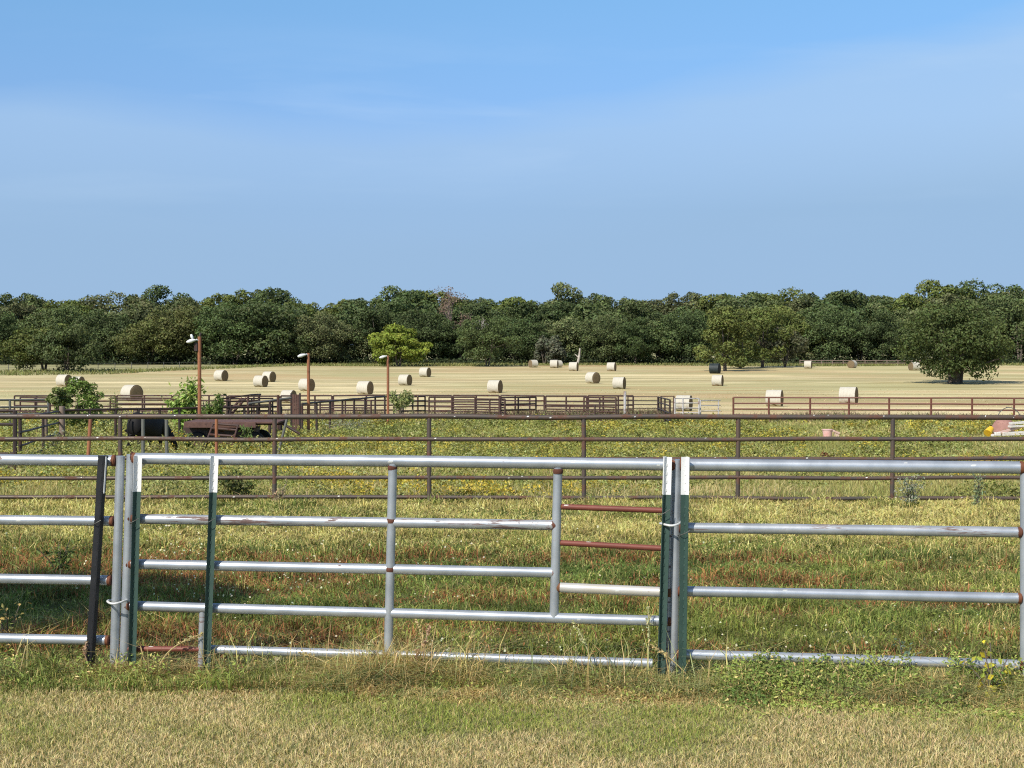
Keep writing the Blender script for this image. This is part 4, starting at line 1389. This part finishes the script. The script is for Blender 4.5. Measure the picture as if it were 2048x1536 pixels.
# ------------------------------------------------------------------ trees
def crown_mesh(name, seed, W, H, z0, nl, per, leaf, dark, light, low=.0, dome=1.0, lobe=(.24, .40), gap=0.0, flat=.72, shell=(.45, .92)):
    """irregular crown: leaf clumps on many overlapping branch masses"""
    r = np.random.default_rng(seed)
    a, c = W / 2, H / 2
    V, Q, C = [], [], []
    cen = []
    while len(cen) < nl:
        d = r.normal(size=3); d /= np.linalg.norm(d)
        if d[2] < -.75 + low: continue
        q = shell[0] + (shell[1] - shell[0]) * r.random() ** .6
        if d[2] < 0: q *= (1 + .10 * r.random())
        wfac = 1.0 if d[2] < .2 else 1.0 - (d[2] - .2) * (1 - dome)
        cen.append((d * np.array([a * wfac, a * wfac, c]) * q, a * r.uniform(*lobe), r.random()))
    n0 = 0
    for (pc_, R_, tone) in cen:
        k = int(per * (R_ / (a * .32)) ** 2)
        d = r.normal(size=(k, 3)); d[:, 2] += .35; d /= np.linalg.norm(d, axis=1, keepdims=True)
        rad = R_ * (.55 + .5 * np.sqrt(r.random((k, 1)))) * (1 + .25 * (r.random((k, 1)) - .5))
        p = pc_ + d * rad * np.array([1, 1, flat]) + np.array([0, 0, z0 + c])
        nn = d * .9 + r.normal(size=(k, 3)) * .55 + np.array([0, 0, .25])
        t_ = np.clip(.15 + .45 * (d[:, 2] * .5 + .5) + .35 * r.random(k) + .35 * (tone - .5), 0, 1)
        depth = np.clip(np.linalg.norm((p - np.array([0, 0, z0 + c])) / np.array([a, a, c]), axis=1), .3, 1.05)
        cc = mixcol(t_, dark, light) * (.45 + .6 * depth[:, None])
        if gap:
            kp = r.random(k) > gap; p, nn, cc = p[kp], nn[kp], cc[kp]
        v_, q_, c_ = leaves(p, nn, leaf * (.6 + .8 * r.random(len(p))), jitter(cc, .22), asp=.7)
        V.append(v_); Q.append(q_ + n0); C.append(c_); n0 += len(v_)
    return np_mesh(name, np.concatenate(V), [np.concatenate(Q)], np.concatenate(C)), cen


def trunk_mesh(seed, H, r0, cen, z0, c, stems=1, spread=.25, nb=9):
    r = random.Random(seed)
    mb = MB()
    for s in range(stems):
        a = s * 2 * PI / max(1, stems) + r.random()
        off = np.array([math.cos(a), math.sin(a), 0]) * (0 if stems == 1 else r0 * .9)
        top = np.array([math.cos(a), math.sin(a), 0]) * spread * H * (.5 if stems > 1 else .2) + np.array([0, 0, z0 + c * 1.1])
        pts = [off + np.array([0, 0, -.3]), off * 1.0 + np.array([0, 0, .25]), off + (top - off) * .35 + np.array([r.uniform(-.1, .1), r.uniform(-.1, .1), 0]), off + (top - off) * .7, top]
        k = 1 / math.sqrt(stems)
        mb.tube(pts, [r0 * 1.5 * k, r0 * 1.05 * k, r0 * .85 * k, r0 * .55 * k, r0 * .25 * k], 10)
        for b in range(nb // stems):
            pc_, R_, _ = cen[r.randrange(len(cen))]
            e = np.array(pc_) + np.array([0, 0, z0 + c])
            q = r.uniform(.3, .75)
            st = off + (top - off) * q
            mid = (st + e) / 2 + np.array([0, 0, -.06 * np.linalg.norm(e - st)])
            mb.tube([st, mid, e], [r0 * .38 * k, r0 * .24 * k, r0 * .07], 7)
    return mb


def tree(name, label, cat, loc, seed, W, H, z0, nl, per, leaf, dark, light, r0=.35, stems=1, group=None, bark='bark', **kw):
    t = thing(name, label, cat, (0, 0, 0), group)
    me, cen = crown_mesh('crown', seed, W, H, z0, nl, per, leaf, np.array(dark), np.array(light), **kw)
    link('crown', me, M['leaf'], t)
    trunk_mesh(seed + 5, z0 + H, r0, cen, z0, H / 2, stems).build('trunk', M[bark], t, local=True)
    t.location = tuple(float(c_) for c_ in loc)
    return t


DK, LT = (.026, .038, .018), (.158, .198, .072)
tree_protos = [None] * 7
PSPEC = [(13, 11.0, 1.6, 56, .95, 1), (14.5, 10, .3, 64, 1.0, 2), (11, 12, .8, 48, .85, 1), (15, 11, 1.9, 66, 1.0, 2), (10, 9, .2, 40, .85, 2), (13, 12, 1.6, 50, 1.05, 1), (13, 8.5, .2, 54, .95, 3)]

prof_u = [-400, 0, 50, 100, 130, 170, 230, 300, 340, 380, 430, 480, 530, 560, 590, 640, 700, 760, 810, 850, 880, 920, 960, 1010, 1040, 1080, 1115, 1160, 1190, 1240, 1290, 1340, 1400, 1440, 1480, 1520, 1560, 1600, 1640, 1690, 1740, 1800, 1850, 1880, 1940, 2000, 2048, 2450]
prof_v = [598, 600, 597, 587, 587, 603, 597, 590, 587, 600, 592, 595, 582, 585, 600, 612, 602, 597, 582, 583, 592, 594, 592, 597, 602, 597, 583, 588, 600, 600, 590, 588, 590, 597, 583, 582, 595, 590, 583, 585, 590, 588, 592, 578, 575, 580, 585, 590]

LAND = [(12, 'the left picture edge'), (85, 'the black trunked oak'), (153, 'the left green bush'), (262, 'the grazing cow'), (330, 'the green sapling'), (399, 'the tallest lamp pole'),
        (441, 'the first lone bale'), (529, 'the two touching bales'), (617, 'the middle lamp pole'), (672, 'the greyish front trees'), (730, 'the large left bale'), (795, 'the yellow green tree'),
        (850, 'the shortest lamp pole'), (910, 'the bare brown tree'), (990, 'the lone centre bale'), (1066, 'the first distant bale'), (1108, 'the distant bale pair'), (1160, 'the dead white trunk'),
        (1223, 'the last distant bale'), (1300, 'the open corral gate'), (1370, 'the white gate'), (1430, 'the black bale'), (1480, 'the red fence end'), (1550, 'the red fence bale'),
        (1617, 'the board fence bale'), (1700, 'the tallest right bale'), (1760, 'the board fence end'), (1830, 'the oak hidden bale'), (1905, 'the big spreading oak'), (1985, 'the wire hoop'), (2040, 'the right picture edge')]
used_labels = set()


def tree_label(look, row, u):
    best = sorted(LAND, key=lambda q: abs(q[0] - u))
    for (lu, nm_) in best:
        rel = 'above' if abs(u - lu) < 14 else ('just left of' if u < lu else 'just right of')
        l = f'{look}, {row} of the wood, {rel} {nm_}'
        if l not in used_labels:
            used_labels.add(l); return l
    return l


cnt = 0


def wood_tree(u, Y, top_v, look, row, group, color, kind=None, squash=1.0):
    global cnt
    k = kind if kind is not None else cnt % len(PSPEC)
    cnt += 1
    W, H, z0, nl, dome, st = PSPEC[k]
    loc = on(u, Y)
    htarget = P(u, top_v, Y)[2] - loc[2]
    s = htarget / ((H + z0) * .97)
    sx = s * squash * random.uniform(.92, 1.12)
    lb = tree_label(look, row, u)
    if tree_protos[k] is None:
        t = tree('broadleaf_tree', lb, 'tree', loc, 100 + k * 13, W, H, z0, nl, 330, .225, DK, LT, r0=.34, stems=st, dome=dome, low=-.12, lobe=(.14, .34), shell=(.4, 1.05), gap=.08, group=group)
        tree_protos[k] = t
        for ch in t.children: ch.color = color
        t.rotation_euler = (0, 0, random.random() * 6.28); t.scale = (sx, sx, s)
    else:
        t = copy_tree(tree_protos[k], loc, random.random() * 6.28, (sx, sx, s), lb, group, color)
    return t


def tcol(kind):
    b = {'dark': (.80, .86, .85), 'mid': (1.0, 1.0, 1.0), 'olive': (1.22, 1.15, .85), 'grey': (1.25, 1.1, 1.25), 'fresh': (1.35, 1.4, .9), 'brown': (1.18, 1.02, .9)}[kind]
    j = random.uniform(.85, 1.15)
    return (b[0] * j, b[1] * j * random.uniform(.96, 1.04), b[2] * j, 1)


LOOK = {'dark': 'dark green oak', 'mid': 'green rounded oak', 'olive': 'olive green oak', 'grey': 'greyish green tree', 'fresh': 'fresh green tree', 'brown': 'brownish green oak'}
# rear row carries the skyline
u = -330
while u < 2400:
    kd = random.choice(['dark', 'mid', 'mid', 'olive', 'olive', 'grey'])
    v_ = float(np.interp(u, prof_u, prof_v)) + random.uniform(-4, 7)
    wood_tree(u, random.uniform(392, 412), v_, 'tall ' + LOOK[kd], 'rear row', 'tall trees in the rear row of the wood', tcol(kd), kind=random.choice([0, 2, 3, 5, 5, 2]), squash=1.0)
    u += random.uniform(36, 68)
u = -300
while u < 2380:
    kd = random.choice(['dark', 'mid', 'olive', 'mid', 'dark', 'brown', 'grey'])
    v_ = float(np.interp(u, prof_u, prof_v)) + random.uniform(14, 34)
    if not (880 < u < 935): wood_tree(u, random.uniform(366, 378), v_, LOOK[kd], 'middle row', 'trees in the middle row of the wood', tcol(kd), squash=1.1)
    u += random.uniform(52, 80)
# front row: chosen along the wood edge from the photograph
front = [(-160, 640, 'mid', 1), (-60, 632, 'dark', 3), (5, 640, 'dark', 0), (215, 632, 'dark', 3), (258, 655, 'mid', 6), (300, 640, 'brown', 1), (350, 622, 'brown', 3), (400, 625, 'mid', 0),
         (470, 615, 'dark', 3), (540, 605, 'dark', 1), (590, 640, 'dark', 0), (640, 632, 'grey', 3), (690, 645, 'grey', 1), (840, 628, 'dark', 3), (755, 622, 'dark', 2), (880, 640, 'dark', 0), (925, 655, 'dark', 4), (1025, 640, 'dark', 3),
         (1065, 655, 'dark', 0), (1110, 640, 'grey', 1), (1165, 650, 'dark', 6), (1215, 640, 'mid', 3), (1270, 645, 'dark', 0), (1320, 650, 'mid', 6), (1370, 632, 'dark', 3),
         (1575, 625, 'olive', 0), (1612, 650, 'grey', 4), (1670, 625, 'dark', 3), (1720, 650, 'dark', 1), (1765, 632, 'dark', 0), (2040, 600, 'mid', 3), (2130, 620, 'dark', 1), (2220, 620, 'mid', 0)]
for (u, v_, kd, k) in front:
    wood_tree(u, random.uniform(338, 348), v_, LOOK[kd], 'front row', 'trees in the front row of the wood', tcol(kd), k)
# nearer trees at the wood edge, told apart one by one
wood_edge_trees = [
    (88, 742, 652, 'olive', 1, 'low olive green oak on dark trunks standing out from the wood at the far left', 1.15),
    (135, 744, 655, 'mid', 6, 'low green oak with several black trunks right of the far left olive oak', .85),
    (975, 733, 640, 'mid', 3, 'broad green oak with a shadow at its foot, above the lone centre bale', .95),
    (1450, 742, 620, 'olive', 2, 'light green tree rising behind the black wrapped bale', 1.05),
    (1525, 735, 612, 'olive', 5, 'tall olive green tree left of the grey wispy one on the right', 1.0),
    (1480, 737, 640, 'olive', 4, 'shorter olive tree between the black bale and the tall olive tree', 1.0),
]
for (u, vb, vt, kd, k, lb, sq) in wood_edge_trees:
    g = G(u, vb)
    W, H, z0, nl, dome, st = PSPEC[k]
    s = (P(u, vt, g[1])[2] - g[2]) / ((H + z0) * .97)
    copy_tree(tree_protos[k], g, random.random() * 6, (s * sq, s * sq, s), lb, 'trees standing out from the wood edge', tcol(kd))
# yellow-green tree
g = G(797, 733)
hh = P(797, 646, g[1])[2] - g[2]
w_ = 118 * g[1] / F
tree('yellow_green_tree', 'bright yellow green spreading tree in front of the wood, above the shortest lamp pole', 'tree', g, 411, w_ * 1.0, hh * .95, hh * .03, 74, 240, .23,
     (.075, .115, .022), (.34, .40, .065), r0=.3, stems=2, dome=.5, low=-.1, flat=.5, lobe=(.18, .30))
# big oak on the right
g = G(1910, 767)
hh = P(1910, 610, g[1])[2] - g[2]
w_ = 228 * g[1] / F
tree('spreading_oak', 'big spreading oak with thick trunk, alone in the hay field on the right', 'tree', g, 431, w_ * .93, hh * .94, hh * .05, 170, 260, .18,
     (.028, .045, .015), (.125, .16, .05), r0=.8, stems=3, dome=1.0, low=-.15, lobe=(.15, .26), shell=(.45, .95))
# wispy grey shrub tree
g = G(1570, 735)
hh = P(1570, 655, g[1])[2] - g[2]
tree('wispy_tree', 'wispy grey green tree with bare twigs, left of the small bale by the board fence', 'tree', g, 441, hh * 1.15, hh * .9, hh * .06, 40, 120, .24,
     (.05, .058, .032), (.15, .155, .085), r0=.16, stems=5, dome=.9, lobe=(.2, .34), gap=.25)
# grey willow-like pair
for u, lb in ((1088, 'grey drooping tree behind the distant pair of bales'), (1112, 'second grey drooping tree, between the distant pair of bales and the dead trunk')):
    g = on(u, 335)
    hh = P(u, 672, 335)[2] - g[2]
    tree('drooping_tree', lb, 'tree', g, 451 + u, hh * .62, hh * .85, hh * .06, 26, 120, .26, (.06, .066, .045), (.19, .20, .13), r0=.15, stems=2, dome=.7, lobe=(.25, .4), flat=1.5, group='grey drooping trees at the wood edge')


# bare brown crown and dead trunks
def bare_tree(name, u, Y, vt, label, mat, spread, tw, seed, leafcol=None):
    r = random.Random(seed)
    g = on(u, Y); hh = P(u, vt, Y)[2] - g[2]
    t = thing(name, label, 'tree', g)
    mb = MB(); mt = MB(); tips = []

    def grow(p, d, L, rad, depth):
        e = p + d * L
        m_ = (p + e) / 2 + np.array([r.uniform(-.06, .06), r.uniform(-.06, .06), 0]) * L
        (mb if depth < 2 else mt).tube([p, m_, e], [rad, rad * .8, rad * .6], 6)
        if depth >= 4: tips.append(e); return
        for _ in range(3 if depth < 3 else 3):
            nd_ = d + np.array([r.gauss(0, spread), r.gauss(0, spread), r.gauss(.08, .2)]); nd_ /= np.linalg.norm(nd_)
            grow(e, nd_, L * r.uniform(.55, .85), rad * .58, depth + 1)
    grow(np.array([0, 0, -.3]), np.array([.03, 0, 1.0]), hh * .36, .34, 0)
    mb.build('trunk', mat, t, local=True)
    mt.build('branches', mat, t, local=True)
    if leafcol is not None:
        vv = Veg(); tp = np.array(tips); tp = np.repeat(tp, tw, 0) + RNG.normal(size=(len(tips) * tw, 3)) * .55
        vv.leaves(tp, RNG.normal(size=tp.shape), .2 + .12 * RNG.random(len(tp)), jitter(np.tile(leafcol, (len(tp), 1)), .3), asp=.4)
        vv.build('crown', M['leaf'], t, origin=(0, 0, 0)).location = (0, 0, 0)
    return t


M['twig'] = simple('pinkish_brown_twigs', (.20, .145, .115), (.28, .21, .17), 3, .9)
bare_tree('bare_tree', 910, 360, 588, 'half bare tree with pinkish brown twigs sticking out of the wood left of centre', M['twig'], .52, 9, 5, (.24, .17, .12))
bare_tree('dead_tree', 948, 352, 640, 'pale dead forked trunk right of the half bare brown tree', M['bark_pale'], .34, 0, 9)


def snag(u, Y, vb, vt, lean, label):
    g = on(u, Y)
    top = P(u + lean, vt, Y)
    mb = MB(); mb.tube([g - np.array([0, 0, .3]), g * .5 + top * .5 + np.array([.15, 0, 0]), top], [.3, .24, .12], 8)
    mb.tube([g * .55 + top * .45, g * .4 + top * .6 + np.array([-.9, 0, .2])], [.14, .06], 7)
    t = thing('dead_tree', label, 'dead tree', g)
    mb.build('trunk', M['bark_pale'], t)
    return t


snag(1154, 332, 730, 696, 6, 'broken pale dead trunk standing above the bale below it at the wood edge')

# undergrowth along the wood
v = Veg()
n = 52000
u = RNG.uniform(-320, 2380, n); Y = RNG.uniform(336, 362, n)
x = (u - 1024) / F * Y
hm = np.clip((fbm(x / 7, Y / 9, 161, 3) - .3) * 8, .6, 4.6)
zz = gz(x, Y) + hm * RNG.random(n)
c = mixcol(RNG.random(n), np.array((.018, .027, .013)), np.array((.075, .10, .04)))
v.leaves(np.stack([x, Y, zz], 1), RNG.normal(size=(n, 3)) * .7 + np.array([-.2, -.5, .6]), .18 + .2 * RNG.random(n), jitter(c, .3), asp=.7)
o = v.build('undergrowth', M['weeds'])
tag(o, 'dark scrubby undergrowth along the foot of the wood', 'undergrowth', kind='stuff')
# green verge between hay field and wood
v = Veg()
n = 16000
x = RNG.uniform(-130, 130, n); Y = wood_edge(x) + RNG.uniform(-3, 22, n)
c = mixcol(RNG.random(n), np.array((.20, .23, .075)), np.array((.34, .33, .13)))
v.blades(x, Y, .25 + .45 * RNG.random(n), np.full(n, .16), jitter(c, .3), lean=.8)
tag(v.build('verge_grass', M['grass']), 'rough green grass on the strip between hay field and wood', 'grass', kind='stuff')


# ------------------------------------------------------------------ bushes by the corral
def bush(name, label, u, Y, W, H, seed, dark, light, leaf, nl=26, per=110, **kw):
    g = on(u, Y)
    return tree(name, label, 'bush', g, seed, W, H, .15, nl, per, leaf, dark, light, r0=.05, stems=3, group=None, **kw)


bush('green_bush', 'dense dark green bush growing by the left end of the corral', 160, 72, 2.3, 2.65, 501, (.06, .095, .02), (.26, .36, .085), .055, 52, 230, gap=.2, lobe=(.16, .3), low=-.2, dome=.6)
bush('ragged_bush', 'lower ragged light green bush on the left side of the dark green one', 118, 71, 1.3, 2.15, 507, (.07, .09, .03), (.27, .32, .11), .055, 28, 150, lobe=(.2, .34), low=-.2, gap=.25, dome=.7)


def sapling(label, u, Y, H, seed, n_st, lean, cols, leaf, spread=.5, q0=.18):
    g = on(u, Y)
    t = thing('sapling', label, 'sapling', g, None)
    r = random.Random(seed)
    vv = Veg(); mb = MB()
    for s in range(n_st):
        a = r.random() * 2 * PI
        h = H * r.uniform(.55, 1)
        e = np.array([math.cos(a) * spread * r.uniform(.3, 1) * H * .45 + lean * h, math.sin(a) * spread * H * .25, h])
        ts = np.linspace(0, 1, 9)
        pts = [np.array([e[0] * q ** 1.3, e[1] * q ** 1.3, e[2] * q * (1 - .12 * q * q)]) for q in ts]
        mb.tube(pts, list(np.linspace(.022, .006, 9)), 6)
        k = 220
        q = q0 + (1 - q0) * RNG.random(k)
        c = np.stack([e[0] * q ** 1.3, e[1] * q ** 1.3, e[2] * q * (1 - .12 * q * q)], 1) + RNG.normal(size=(k, 3)) * .10 * H * .6
        cc = np.asarray(cols)[RNG.integers(0, len(cols), k)]
        vv.leaves(c, RNG.normal(size=(k, 3)) * .7 + np.array([-.3, -.3, .5]), leaf * (.6 + .8 * RNG.random(k)), jitter(cc, .3), asp=.36)
    vv.build('foliage', M['weeds'], t, origin=(0, 0, 0)).location = (0, 0, 0)
    mb.build('stem', M['bark'], t, local=True)
    return t


GC = [(.24, .36, .07), (.34, .44, .11), (.14, .23, .045), (.44, .52, .17)]
sapling('light green sapling leaning left beside the tallest lamp pole', 383, 63.5, 3.15, 21, 8, -.13, GC, .12, .40)
sapling('darker green sapling just right of the tallest lamp pole', 417, 63, 2.2, 23, 7, .09, [(.10, .16, .04), (.17, .24, .06), (.22, .29, .09)], .11, .4)
sapling('small pale green sapling growing right of the shortest lamp pole', 796, 84, 2.05, 25, 5, .08, [(.34, .38, .15), (.42, .43, .20), (.25, .30, .11)], .085, .9, .62)
sapling('thin twiggy sapling over the corral left of the dark ended bale', 228, 74, 2.2, 27, 2, .06, [(.28, .30, .12), (.2, .24, .08)], .06, .3)
plant('green_weed', 'green weed growing up at the left wheel of the flatbed wagon', 'plant', on(378, 54.5), .85, .6, 200, [(.10, .15, .04), (.16, .21, .06)], .06, 7, .5)
plant('green_weed', 'green weed growing over the deck of the flatbed wagon, right of the ladder panel', 'plant', on(495, 54.5), 1.0, .6, 200, [(.12, .18, .05), (.19, .25, .08)], .065, 7, .5)
plant('silver_weed', 'pale grey green weed right of the thick wooden post at the left', 'plant', on(100, 54), .9, .9, 260, [(.36, .37, .28), (.28, .31, .2)], .06, 9, .4)
plant('silver_weed', 'tall grey weed clump at the foot of the rising dark fence', 'plant', on(700, 72), .8, 3.0, 520, [(.34, .34, .24), (.25, .26, .16)], .065, 16, .35)
plant('tan_weed', 'tan dry weed in front of the cow, hiding its hooves', 'plant', on(318, 50.5), .5, 1.2, 300, [(.36, .26, .13), (.3, .28, .11)], .05, 12, .3)

# slim tree by the black bale, trunk only shows
# far wire fence on the left and board fence at the right
fA, fB = on(-60, 262), on(420, 300)
t = thing('wire_fence', 'faint wire fence on thin posts across the far left grass', 'wire fence', (fA + fB) / 2)
for h in (.35, .7, 1.1):
    mb = MB(); pts = [fA * (1 - q) + fB * q for q in np.linspace(0, 1, 30)]
    mb.tube([np.array([p_[0], p_[1], gzf(p_[0], p_[1]) + h]) for p_ in pts], .018, 5); mb.build('wire', M['grey_pipe'], t)
for q in np.linspace(0, 1, 15):
    p_ = fA * (1 - q) + fB * q; z = gzf(p_[0], p_[1])
    mb = MB(); mb.tube([(p_[0], p_[1], z - .2), (p_[0], p_[1], z + 1.25)], .06, 6); mb.build('post', M['grey_pipe'], t)
fA, fB = on(1600, 326), on(1840, 322)
t = thing('board_fence', 'low weathered board fence along the foot of the right wood', 'board fence', (fA + fB) / 2)
for h in (.55, 1.05):
    mb = MB(); pts = [fA * (1 - q) + fB * q for q in np.linspace(0, 1, 12)]
    for p_, p2 in zip(pts[:-1], pts[1:]):
        a_ = np.array([p_[0], p_[1], gzf(p_[0], p_[1]) + h]); b_ = np.array([p2[0], p2[1], gzf(p2[0], p2[1]) + h])
        mb.tube([a_, b_], .09, 4)
    mb.build('rail', M['wood_pale'] if 'wood_pale' in M else M['wood'], t, smooth=False)
for q in np.linspace(0, 1, 12):
    p_ = fA * (1 - q) + fB * q; z = gzf(p_[0], p_[1])
    mb = MB(); mb.tube([(p_[0], p_[1], z - .2), (p_[0], p_[1], z + 1.25)], .1, 6); mb.build('post', M['wood'], t)

# ------------------------------------------------------------------ shade tree just outside the left edge
tree('shade_tree', 'tree beside the panels outside the left edge, throwing shade on the paddock', 'tree', (-7.9, 9.4, gzf(-7.9, 9.4)), 601, 4.0, 3.0, 3.1, 40, 260, .09,
     (.035, .05, .015), (.14, .17, .05), r0=.13, stems=1, lobe=(.22, .36))

# ------------------------------------------------------------------ light and sky
EL, SX, SY = math.radians(43), -.58, -.81
sd = bpy.data.lights.new('sun', 'SUN'); sd.energy = 5.0; sd.angle = math.radians(.5); sd.color = (1.0, .94, .84)
so = bpy.data.objects.new('sun', sd); COL.objects.link(so)
hl = math.hypot(SX, SY)
tosun = Vector((SX / hl * math.cos(EL), SY / hl * math.cos(EL), math.sin(EL)))
so.rotation_euler = tosun.to_track_quat('Z', 'Y').to_euler()
so.location = (-20, -40, 40)

w = bpy.data.worlds.new('World'); SC.world = w; w.use_nodes = True
nt = w.node_tree
bg = nt.nodes['Background']
sky = nd(nt, 'ShaderNodeTexSky', sky_type='NISHITA', sun_disc=False, sun_elevation=EL, sun_rotation=math.atan2(SX, SY) % (2 * PI), air_density=1.0, dust_density=.6, ozone_density=2.0, altitude=0)
tc = nd(nt, 'ShaderNodeTexCoord')
sep = nd(nt, 'ShaderNodeSeparateXYZ'); ln(nt, tc.outputs['Generated'], sep.inputs[0])
# even out the pale horizon band
tint = ramp(nt, sep.outputs[2], [(0.0, (.50, .615, 1.06)), (.06, (.54, .655, 1.06)), (.13, (.66, .80, 1.08)), (.23, (.76, 1.05, 1.22)), (.6, (1, 1, 1))])
c = mixc(nt, 1.0, sky.outputs[0], tint, 'MULTIPLY')
# a milky high haze: soft upper edge that climbs toward the right, plus a few faint wisps
mp = nd(nt, 'ShaderNodeMapping'); mp.inputs['Scale'].default_value = (2.4, 2.4, 15); mp.inputs['Rotation'].default_value = (0, math.radians(-6), 0)
ln(nt, tc.outputs['Generated'], mp.inputs[0])
n_soft = noise_(nt, 1.6, 6, .52, mp.outputs[0], .35)
n_big = noise_(nt, 3.1, 3, .5, tc.outputs['Generated'], .2)
rise = math_(nt, 'MULTIPLY', math_(nt, 'MAXIMUM', math_(nt, 'SUBTRACT', sep.outputs[0], -.02), 0.0), .165)
edge = math_(nt, 'ADD', math_(nt, 'ADD', .116, rise), math_(nt, 'MULTIPLY', n_big, .05))
edge = math_(nt, 'ADD', edge, math_(nt, 'MULTIPLY', math_(nt, 'SUBTRACT', n_soft, .5), .03))
dz = math_(nt, 'SUBTRACT', edge, sep.outputs[2])
veil = ramp(nt, math_(nt, 'ADD', math_(nt, 'MULTIPLY', dz, 6.0), .5), [(.40, 0.0), (.55, .60), (1.0, .94)])
vcol = ramp(nt, sep.outputs[2], [(0.0, (.335, .505, .735)), (.09, (.325, .505, .735)), (.145, (.41, .60, .84)), (.25, (.46, .64, .88))])
vs = nd(nt, 'ShaderNodeVectorMath', operation='SCALE'); vs.inputs[3].default_value = 8.0
ln(nt, vcol, vs.inputs[0])
c = mixc(nt, veil, c, vs.outputs[0])
wisp = math_(nt, 'MULTIPLY', ramp(nt, n_soft, [(.50, 0.0), (.75, .30)]), ramp(nt, sep.outputs[2], [(.07, 0.0), (.13, 1.0), (.165, 1.0), (.21, 0.0)]))
c = mixc(nt, wisp, c, (4.6, 6.0, 7.8))
ln(nt, c, bg.inputs[0])
bg.inputs[1].default_value = .125

SC.view_settings.view_transform = 'Standard'
SC.view_settings.look = 'None'
SC.view_settings.exposure = 0
SC.view_settings.gamma = 1
for o in bpy.data.objects:
    if 'label' in o and not 4 <= len(o['label'].split()) <= 16: print('LABEL', o.name, len(o['label'].split()), o['label'])
SC.cycles.use_denoising = False
SC.cycles.filter_width = 1.15
SC.cycles.max_bounces = 6
SC.cycles.transparent_max_bounces = 4
